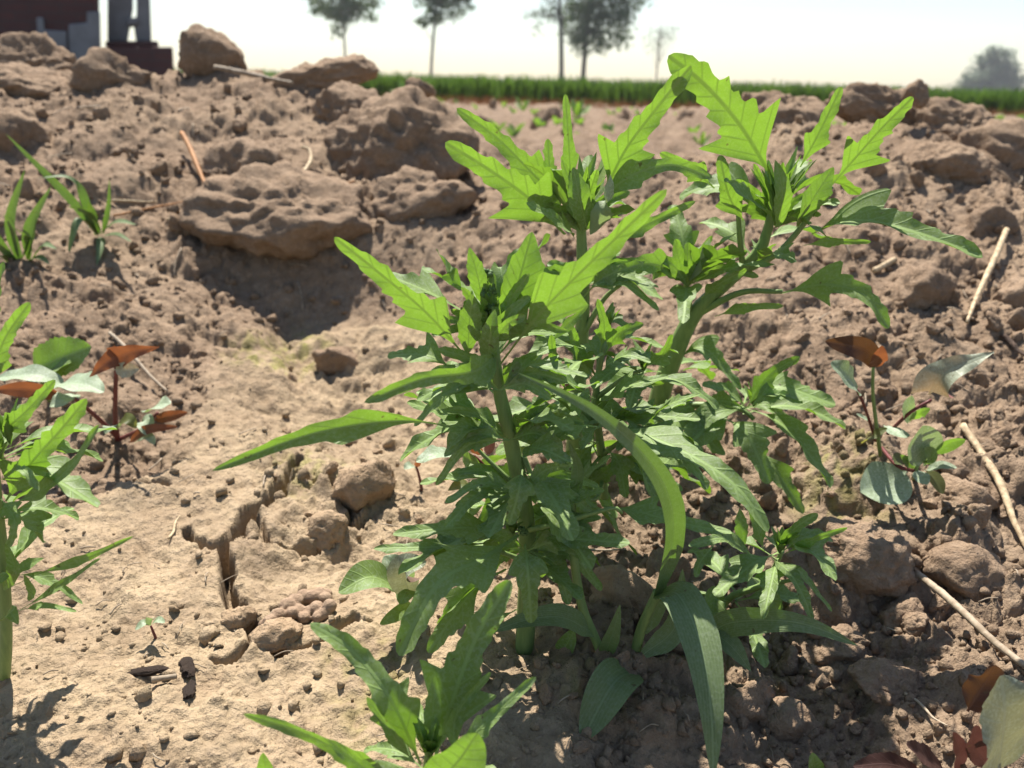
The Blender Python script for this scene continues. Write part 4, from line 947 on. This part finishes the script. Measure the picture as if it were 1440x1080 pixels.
# ------------------------------------------------------------------ grasses
H = empty('grass_plant', pbase(895, 942, .257), 'broad-bladed grass arching in front of the goosefoot stems', 'grass')
h = .25
stem(H, [(888, 955, .258), (900, 890, .255), (925, 832, .252)], [15, 14, 13])
L(H, [(923, 838, .251), (944, 770, .240), (942, 705, .226), (905, 640, .216), (830, 575, .213), (728, 524, .214)], 38, 8, .35, kind='grass', material='grass', name='blade', fold=.35, ripple=.0, n=60)
L(H, [(926, 836, .251), (955, 838, .238), (985, 905, .222), (1000, 1000, .208), (1003, 1100, .198)], 52, 38, 0, kind='grass', material='grass', name='blade', fold=.18, ripple=0, n=60)
L(H, [(990, 915, .262), (1015, 880, .256), (1080, 872, .246), (1140, 880, .240), (1206, 908, .236)], 40, 30, 0, kind='grass', material='grass', name='blade', fold=.2, ripple=0)
L(H, [(1005, 890, .256), (1030, 910, .250), (1056, 944, .246)], 26, 35, 0, kind='grass', material='grass', name='blade', ripple=0)
L(H, [(893, 944, .25), (862, 962, .232), (818, 1042, .222)], 54, 42, -.1, kind='ovate', material='grass', name='blade', fold=.35, ripple=0, pet=.04)
L(H, [(905, 890, .254), (925, 850, .252), (935, 800, .25)], 24, 20, 0, kind='grass', material='grass', name='blade', ripple=0)
L(H, [(905, 920, .252), (950, 880, .256), (960, 800, .258)], 34, 25, 0, kind='grass', material='grass', name='blade', ripple=0)
H2 = empty('grass_plant', pbase(856, 950, .254), 'thin-stemmed grass left of the arching blade', 'grass')
stem(H2, [(858, 955, .254), (840, 905, .256), (818, 850, .258), (806, 770, .26), (806, 690, .262)], [13, 13, 13, 12, 8])
L(H2, [(834, 890, .256), (790, 868, .248), (740, 872, .242), (686, 890, .240)], 34, 42, 0, kind='grass', material='grass', name='blade', fold=.25, ripple=0)
L(H2, [(848, 925, .255), (862, 890, .25), (872, 850, .248)], 24, 25, 0, kind='grass', material='grass', name='blade', ripple=0)
L(H2, [(806, 700, .262), (812, 660, .262), (800, 620, .26)], 18, 10, 0, kind='grass', material='grass', name='blade', ripple=0)
def tuft(base, label, blades, Y=None):
    p = G(*base); Yb = p.y; o = empty('grass_tuft', p, label, 'grass', 'grass tufts on the left bank')
    for (x0, y0, x1, y1, x2, y2, wd, e) in blades:
        L(o, [(x0, y0, Yb - .005), (x1, y1, Yb - .02), (x2, y2, Yb - .035)], wd, e, 0, kind='grass', material='grass', name='blade', ripple=0, n=24, mm=5)
    return o
tuft((30, 362), 'left grass tuft with upright bright blades at the left edge', [(25, 365, 15, 310, 35, 238, 15, 0), (40, 365, 42, 320, 72, 262, 16, 5), (20, 368, -5, 330, -20, 290, 14, 10), (25, 370, 0, 345, -15, 325, 12, 20), (45, 366, 62, 345, 80, 350, 12, 40), (30, 368, 40, 340, 20, 320, 12, 40), (35, 370, 55, 362, 70, 372, 12, 50), (20, 372, 5, 360, -10, 365, 12, 40), (30, 368, 20, 330, 5, 300, 10, 5), (38, 368, 48, 335, 52, 300, 10, 40)])
tuft((142, 330), 'right grass tuft with one long blade sweeping up left', [(138, 330, 100, 280, 8, 188, 13, 5), (140, 328, 125, 300, 95, 290, 13, 0), (142, 328, 165, 312, 192, 316, 12, 45), (138, 332, 112, 310, 95, 362, 13, 50), (145, 328, 153, 290, 154, 252, 8, 5), (140, 334, 142, 345, 136, 374, 11, 50), (136, 330, 105, 255, 50, 250, 11, 45), (142, 330, 130, 300, 124, 283, 12, 40), (146, 332, 165, 330, 185, 340, 9, 50)])

# ------------------------------------------------------------------ seedlings and other weeds
def weed(name, base, Y, label, cat='plant'):
    return empty(name, pbase(*base, Y), label, cat)
p = G(168, 615); y = p.y
S1 = empty('seedling', p, 'orange-leaved seedling with purple stems at the left', 'plant')
yy_ = y - .02
stem(S1, [(165, 618, y), (162, 580, yy_), (164, 500, yy_ - .01)], [8, 6, 5], 'purple'); stem(S1, [(168, 618, y), (140, 590, yy_), (105, 560, yy_ - .01)], [7, 6, 5], 'purple', 'leaf_stalk'); stem(S1, [(168, 618, y), (200, 602, yy_), (222, 580, yy_)], [6, 5, 4], 'purple', 'leaf_stalk')
L(S1, [(160, 505, yy_ - .01), (185, 495, yy_ - .018), (224, 488, yy_ - .02)], 40, 5, 0, kind='arrow', material='orange')
L(S1, [(172, 498, yy_ - .01), (150, 510, yy_ - .014), (126, 530, yy_ - .016)], 34, 10, 0, kind='arrow', material='orange')
L(S1, [(160, 520, yy_ - .01), (178, 520, yy_ - .016), (196, 518, yy_ - .02)], 22, 15, 0, kind='ovate', material='pink')
L(S1, [(82, 540, yy_), (112, 540, yy_ - .012), (146, 552, yy_ - .018)], 44, 60, 0, kind='ovate', material='pale')
L(S1, [(110, 555, yy_), (90, 562, yy_ - .01), (70, 572, yy_ - .014)], 30, 50, 0, kind='ovate', material='pale')
L(S1, [(95, 560, yy_), (45, 548, yy_ - .01), (-8, 548, yy_ - .016)], 24, 8, 0, kind='ovate', material='orange')
L(S1, [(100, 545, yy_ + .004), (50, 528, yy_), (-6, 532, yy_)], 34, 62, 0, kind='ovate', material='pale')
L(S1, [(210, 578, yy_), (223, 570, yy_ - .008), (240, 568, yy_ - .01)], 34, 55, 0, kind='ovate', material='pale')
L(S1, [(215, 590, yy_), (240, 585, yy_ - .006), (264, 580, yy_ - .008)], 16, 20, 0, kind='ovate', material='orange')
L(S1, [(200, 600, yy_), (204, 592, yy_ - .004), (208, 612, yy_ - .012)], 22, 40, 0, kind='ovate', material='pale')
L(S1, [(165, 600, yy_), (180, 590, yy_ - .01), (192, 602, yy_ - .012)], 20, 35, 0, kind='ovate', material='olive')
L(S1, [(165, 605, yy_), (155, 600, yy_ - .01), (148, 610, yy_ - .014)], 20, 45, 0, kind='ovate', material='pale')
L(S1, [(180, 625, yy_), (205, 605, yy_ - .01), (250, 600, yy_ - .012)], 14, 30, 0, kind='ovate', material='orange')
L(S1, [(190, 622, yy_), (208, 615, yy_ - .01), (218, 625, yy_ - .012)], 18, 50, 0, kind='ovate', material='pale')
p = G(70, 560); y = p.y
S8 = empty('lobed_seedling', p, 'green lobed leaf behind the pale round leaf at the left', 'plant')
stem(S8, [(70, 566, y), (60, 540, y - .01), (50, 522, y - .015)], [5, 5, 4])
L(S8, [(40, 525, y - .015), (80, 506, y - .02), (128, 488, y - .02)], 62, 25, 0, kind='serrate', material='goose'); L(S8, [(55, 525, y - .014), (75, 520, y - .024), (100, 510, y - .03)], 30, 50, 0, kind='ovate', material='goose')
p = G(220, 898)
S2 = empty('tiny_seedling', p, 'tiny red-stemmed seedling alone on the pale crust', 'plant'); y = p.y
stem(S2, [(220, 900, y), (216, 890, y), (212, 880, y)], [4, 4, 3], 'purple', n=8, sides=6)
for q in ([(212, 880), (203, 876), (190, 886)], [(212, 880), (222, 872), (232, 876)], [(212, 880), (211, 872), (206, 868)]):
    L(S2, [(*z, y - .002 * i) for i, z in enumerate(q)], 11, 55, 0, kind='ovate', material='pale', n=14, mm=5, ripple=0)
p = G(1250, 655); y = p.y - .004
S3 = empty('seedling', p, 'upper right seedling with a brown arrow leaf and a pink-edged leaf', 'plant')
stem(S3, [(1238, 640, y), (1228, 560, y - .012), (1228, 515, y - .016)], [6, 5, 4], 'olive' if False else 'stem', n=14)
stem(S3, [(1232, 620, y), (1215, 570, y - .01), (1205, 548, y - .012)], [5, 4, 4], 'purple', 'leaf_stalk', n=12); stem(S3, [(1248, 610, y), (1280, 580, y - .01), (1310, 562, y - .012)], [5, 5, 4], 'purple', 'leaf_stalk', n=12)
L(S3, [(1232, 516, y - .016), (1215, 492, y - .022), (1160, 480, y - .024)], 32, 12, 0, kind='ovate', material='brownleaf', pet=.02)
L(S3, [(1230, 516, y - .016), (1236, 500, y - .024), (1240, 486, y - .026)], 26, -10, 0, kind='ovate', material='orange', pet=.02)  # added leaf; its orange stands in for sunlight on the brown leaf
L(S3, [(1206, 550, y - .012), (1192, 530, y - .02), (1168, 510, y - .022)], 40, 35, 0, kind='ovate', material='pale', pet=.02)
L(S3, [(1306, 555, y - .012), (1330, 525, y - .018), (1398, 495, y - .022)], 58, 35, 0, kind='arrow', material='pink')
L(S3, [(1280, 595, y), (1276, 575, y - .008), (1282, 556, y - .01)], 24, 30, 0, kind='ovate', material='pale'); L(S3, [(1280, 592, y), (1292, 582, y - .008), (1308, 574, y - .01)], 18, 10, 0, kind='ovate', material='young')
L(S3, [(1242, 598, y), (1262, 610, y - .01), (1280, 612, y - .012)], 20, 50, 0, kind='ovate', material='pale'); L(S3, [(1210, 625, y), (1230, 612, y - .008), (1248, 602, y - .01)], 16, 45, 0, kind='ovate', material='olive')
L(S3, [(1225, 592, y), (1215, 588, y - .006), (1204, 582, y - .008)], 10, 45, 0, kind='ovate', material='pale')
p = G(1285, 668); y = p.y
S9 = empty('seedling', p, 'lower right seedling with two large pale round leaves', 'plant')
yq = y - .022
for q, wd, e, mt in (([(1300, 655), (1296, 625), (1298, 598)], 58, 30, 'pale'), ([(1278, 660), (1245, 682), (1210, 692)], 62, 38, 'pale'), ([(1312, 640), (1335, 625), (1358, 618)], 20, 5, 'young'), ([(1300, 662), (1322, 655), (1346, 658)], 14, 45, 'pale'),
                     ([(1290, 660), (1295, 672), (1304, 682)], 22, 40, 'pale'), ([(1300, 660), (1315, 675), (1326, 695)], 20, 40, 'olive'), ([(1278, 655), (1265, 648), (1258, 652)], 22, 40, 'olive'), ([(1288, 660), (1275, 648), (1266, 640)], 12, 20, 'young'), ([(1300, 655), (1308, 642), (1300, 630)], 22, 30, 'goose')):
    L(S9, [(*z, yq - .004 * i) for i, z in enumerate(q)], wd, e, 0, kind='ovate', material=mt, n=24, mm=7, ripple=.02)
stem(S9, [(1285, 675, y), (1288, 660, yq), (1292, 650, yq)], [7, 6, 5], n=8); stem(S9, [(1240, 630, y), (1262, 655, yq), (1285, 662, yq)], [5, 5, 5], 'purple', 'runner', n=10)
p = G(592, 690); y = p.y
S4 = empty('tiny_seedling', p, 'tiny seedling with a whitish leaf left of the main stem', 'plant')
stem(S4, [(594, 694, y), (590, 672, y), (585, 655, y)], [5, 4, 3], 'purple', n=8, sides=6)
L(S4, [(585, 658, y), (576, 655, y - .004), (568, 660, y - .006)], 14, 50, 0, kind='ovate', material='pale', n=14, mm=5); L(S4, [(585, 657, y), (588, 650, y - .003), (586, 644, y - .004)], 9, 10, 0, kind='ovate', material='orange', n=14, mm=5)
S10 = weed('seedling', (680, 690), .31, 'red-stalked seedling half hidden behind the main stem')
y = .305
stem(S10, [(685, 700, .31), (682, 660, y), (665, 640, y)], [7, 6, 5], 'purple')
L(S10, [(645, 640, y), (615, 638, y - .01), (585, 650, y - .014)], 30, 60, 0, kind='ovate', material='pale'); L(S10, [(650, 640, y), (662, 648, y - .006), (675, 652, y - .008)], 26, 5, 0, kind='ovate', material='young')
L(S10, [(680, 640, y), (665, 628, y - .004), (655, 622, y - .006)], 14, 10, 0, kind='ovate', material='orange'); L(S10, [(684, 640, y), (690, 625, y - .004), (694, 615, y - .006)], 14, 10, 0, kind='ovate', material='redleaf')
L(S10, [(676, 690, y), (650, 682, y - .01), (630, 690, y - .012)], 22, 55, 0, kind='ovate', material='olive'); L(S10, [(682, 700, y), (700, 690, y - .01), (712, 702, y - .014)], 24, 50, 0, kind='ovate', material='pale')
L(S10, [(678, 700, y), (660, 720, y - .01), (652, 738, y - .012)], 20, 45, 0, kind='ovate', material='goose')
S6 = weed('broadleaf_weed', (590, 850), .285, 'low weed with smooth oval leaves under the large grey-green leaf')
y = .28
stem(S6, [(600, 868, .285), (580, 835, y), (556, 824, y - .004)], [6, 5, 4])
L(S6, [(558, 826, y - .004), (520, 812, y - .014), (476, 834, y - .02)], 46, 48, 0, kind='ovate', material='goose', fold=.35, ripple=.03, pet=.04); L(S6, [(570, 830, y), (555, 800, y - .002), (540, 782, y)], 40, 40, -.1, kind='ovate', material='pale', pet=.04)
L(S6, [(580, 850, y - .004), (560, 862, y - .014), (534, 878, y - .018)], 22, 25, 0, kind='ovate', material='young', pet=.04); L(S6, [(595, 840, y), (575, 830, y - .012), (562, 850, y - .018)], 40, 50, 0, kind='ovate', material='goose', pet=.04)
L(S6, [(575, 835, y - .01), (568, 800, y - .018), (600, 790, y - .02)], 40, 35, 0, kind='ovate', material='redgreen', pet=.04)
p = G(1400, 1075)
S5 = empty('red_leaved_weed', p, 'weed with a toothed red-rimmed leaf at the lower right corner', 'plant'); y = p.y
stem(S5, [(1400, 1085, y), (1396, 1060, y - .006), (1400, 1048, y - .01)], [7, 6, 5], 'purple', n=10)
L(S5, [(1402, 1085, y - .012), (1412, 1010, y - .018), (1408, 950, y - .016)], 112, 38, 0, kind='serrate', material='redgreen', pet=.02)
L(S5, [(1360, 1000, y), (1385, 960, y + .004), (1400, 935, y + .004)], 66, 30, .2, kind='ovate', material='brownleaf', pet=.05)
for q, wd, e, mt in (([(1330, 1085), (1300, 1065), (1275, 1048)], 34, 45, 'redleaf'), ([(1345, 1090), (1350, 1060), (1340, 1030)], 26, 30, 'redleaf'), ([(1300, 1090), (1250, 1075), (1200, 1078)], 30, 40, 'redleaf'), ([(1390, 1080), (1370, 1050), (1372, 1020)], 34, 20, 'redleaf')):
    L(S5, [(*z, y - .006 * i) for i, z in enumerate(q)], wd, e, 0, kind='serrate', material=mt, n=30, mm=7)
p = G(1148, 1090)
S11 = empty('tiny_seedling', p, 'tiny green leaf at the bottom edge left of the red leaves', 'plant'); L(S11, [(1150, 1095, p.y), (1145, 1075, p.y - .004), (1142, 1058, p.y - .004)], 26, 30, 0, kind='ovate', material='goose', n=20)
p = G(372, 1095)
S12 = empty('tiny_seedling', p, 'tiny blurred leaf tip at the bottom edge left of the foreground goosefoot', 'plant'); L(S12, [(378, 1100, p.y - .01), (374, 1080, p.y - .015), (370, 1058, p.y - .016)], 26, 20, 0, kind='ovate', material='young', n=20)
p = G(870, 950)
S13 = empty('tiny_seedling', p, 'small grey oval leaf in the shade left of the grass stem', 'plant'); L(S13, [(785, 925, .262), (795, 910, .258), (808, 885, .257)], 24, 35, 0, kind='ovate', material='goose', n=20); S13.location = S13.location
# sprouts in the field behind
for i, (px, Y, hh, lab) in enumerate([(622, 3.4, .12, 'blurred bright sprout in the gap right of the upright clod'), (814, 6.2, .14, 'blurred sprout in the field below the large tree'), (737, 7.5, .12, 'blurred sprout in front of the crop in the middle'), (1420, 3.0, .11, 'blurred sprout at the right edge below the round tree'), (578, 9.0, .3, 'dark little bush at the left end of the crop'), (992, 3.2, .07, 'blurred sprout in the field left of the right ridge')]):
    b_ = base_at(px, Y); o = empty('field_sprout', b_, lab, 'plant', 'sprouts in the field'); rng = random.Random(90 + i)
    for k in range(12):
        an = rng.random() * 6.28; d_ = Vector((math.cos(an), math.sin(an), .5 + rng.random() * 1.4)).normalized() * hh * (.7 + .5 * rng.random())
        leaf3(o, [b_, b_ + d_ * .6, b_ + d_], hh * .28, Vector((0, -.4, .8)), 'small', 'young' if i != 4 else 'goose', n=12, mm=5)

# ------------------------------------------------------------------ straws, twigs, worm cast
def straw(pts, wpx, label, material='straw', lift=.003, name='straw', cat='straw', **kw):
    q = [G(x, y, lift) for x, y in pts]
    V, F = tube(q, [pxs(x, q[0]) / 2 for x in wpx], kw.pop('n', 30), 8, rag=kw.pop('rag', .08), **kw)
    o0 = q[0].copy(); o = mesh_obj(name, [v - o0 for v in V], F, M[material]); o.location = o0; return tag(o, label, cat)
def straw_line(a, b, wpx, label, material='straw', lift=(.0025, .0025), bow=0.0, name='straw', cat='straw', taper=.6):
    def on(q, l_):
        p = G(*q, l_); y = q[1]
        while p.y > 1.13: y += 3; p = G(q[0], y, l_)
        return p
    wpx *= .78; A_, B_ = on(a, lift[0]), on(b, lift[1]); md = A_.lerp(B_, .5) + Vector((bow, 0, abs(bow) * .3))
    V, F = tube([A_, A_.lerp(md, .5) + Vector((.0007, .0005, 0)), md, md.lerp(B_, .5) - Vector((.0007, 0, .0004)), B_], [pxs(wpx, A_) / 2, pxs(wpx, A_) / 2, pxs(wpx * taper, B_) / 2], 34, 8, rag=.22, seed=int(a[0]))
    o = mesh_obj(name, [v - A_ for v in V], F, M[material]); o.location = A_; return tag(o, label, cat)
straw_line((1412, 338), (1358, 462), 10, 'pale broken straw on the upper right slope', lift=(.008, .004))
straw_line((1352, 606), (1448, 790), 13, 'long pale straw running off the right edge', bow=.003)
straw_line((1288, 815), (1448, 955), 13, 'grey hollow straw pointing at the red-rimmed leaf', 'greystraw', taper=.9)
straw_line((303, 108), (412, 132), 9, 'grey straw lying below the block on the left ridge', 'greystraw', (.01, .01))
straw_line((258, 208), (298, 284), 8, 'rusty twig stuck into the left end of the overhanging slab', 'rust', (.014, .006))
straw_line((155, 474), (236, 556), 7, 'grey twig behind the orange-leaved seedling', 'greystraw')
straw_line((1228, 386), (1258, 370), 11, 'short straw stub on the right slope', taper=1)
straw_line((236, 315), (290, 296), 5, 'thin pale straw left of the overhanging slab')
straw_line((150, 286), (222, 288), 4, 'thin straw right of the grass tufts')
straw_line((160, 308), (270, 285), 4, 'fine tan straw slanting below the rusty twig', 'rust')
straw_line((330, 272), (385, 290), 5, 'tan straw lying on the overhanging slab', 'rust', (.01, .01)); straw_line((440, 290), (500, 270), 5, 'tan straw at the right end of the overhanging slab', 'rust', (.01, .01))
straw_line((790, 782), (880, 780), 5, 'thin straw in the shade behind the thin grass stem', 'greystraw')
straw_line((1270, 985), (1330, 1030), 5, 'fine dry stalk left of the red-rimmed leaf', 'greystraw')
straw_line((238, 765), (254, 733), 5, 'small straw chip on the crust by the crack'); straw_line((1408, 478), (1440, 505), 9, 'dark twig at the right edge below the upper straw', 'bark')
straw([(428, 262), (438, 245), (436, 230), (425, 226)], [6, 6, 4], 'curled pale root on the overhanging slab', lift=.012, n=20)
for (px, py), (lx, ly, lz), rz, sd_, nm, lab in (((204, 948), (36, 9, 6), .08, 931, 'bark_strip', 'dark bark strip lying across the crust'), ((262, 945), (30, 12, 10), -1.0, 932, 'bark_scrap', 'dark bark scrap leaning across the end of the strip'), ((266, 976), (22, 11, 8), -1.35, 933, 'bark_scrap', 'lower bark scrap pointing toward the foreground')):
    me = clod_mesh(nm, sd_, 4, (1, 1, 1), 14, .3); me.materials[0] = M['bark']; p = G(px, py); o = bpy.data.objects.new(nm, me); C.objects.link(o); tag(o, lab, 'bark')
    k = pxs(1, p); o.location = p + Vector((0, 0, k * lz * .6)); o.scale = (lx * k, ly * k, lz * k); o.rotation_euler = (.2, -.12, rz)
straw([(215, 966), (250, 962)], [9, 8], 'short twig under the bark scrap', 'greystraw', .003, 'twig', 'twig')
bm = bmesh.new(); c0 = G(425, 868); rng = random.Random(4)
for (x, y, rp) in [(380, 880, 11), (392, 872, 12), (405, 862, 13), (415, 853, 13), (428, 846, 13), (440, 848, 12), (450, 846, 11), (458, 852, 11), (464, 861, 11), (458, 868, 11), (446, 864, 12), (436, 868, 11), (428, 874, 10), (420, 866, 12), (448, 874, 10), (412, 872, 10), (372, 888, 9), (460, 845, 9)]:
    q = G(x, y); r_ = pxs(rp * .92, q); bmesh.ops.create_icosphere(bm, subdivisions=3, radius=r_, matrix=Matrix.Translation(q + Vector((0, 0, r_ * (.5 + .7 * rng.random()))) - c0))
me = bpy.data.meshes.new('worm_cast'); bm.to_mesh(me); bm.free(); me.materials.append(M['cast'])
wc = bpy.data.objects.new('worm_cast', me); wc.location = c0; C.objects.link(wc); tag(wc, 'beaded worm cast beside the crack in the crust', 'worm cast')
md = wc.modifiers.new('Remesh', 'REMESH'); md.mode = 'VOXEL'; md.voxel_size = .0005; md.use_smooth_shade = True
sm = wc.modifiers.new('Smooth', 'SMOOTH'); sm.iterations = 2

# dry fibres and chaff strewn on the soil
V, F = [], []; rng = random.Random(77)
for _ in range(210):
    px, py = rng.uniform(0, 1440), rng.uniform(150, 1075); p = G(px, py)
    if p.y > 1.2: continue
    a_ = rng.random() * 3.14; ln_ = pxs(rng.uniform(8, 38), p); d_ = Vector((math.cos(a_), math.sin(a_), 0)) * ln_
    q = p + d_; q.z = gz(q.x, q.y); mdp = (p + q) / 2; mdp.z = max(gz(mdp.x, mdp.y), mdp.z)
    v_, f_ = tube([p + UPV * .001, mdp + UPV * .0016 + Vector((rng.gauss(0, 1), rng.gauss(0, 1), 0)) * ln_ * .06, q + UPV * .001], [pxs(rng.uniform(1, 2.6), p) / 2] * 2, 6, 4)
    k = len(V); V += v_; F += [tuple(x + k for x in g) for g in f_]
tag(mesh_obj('dry_fibres', V, F, M['greystraw']), 'thin dry fibres and chaff strewn over the soil', 'plant litter', kind='stuff')
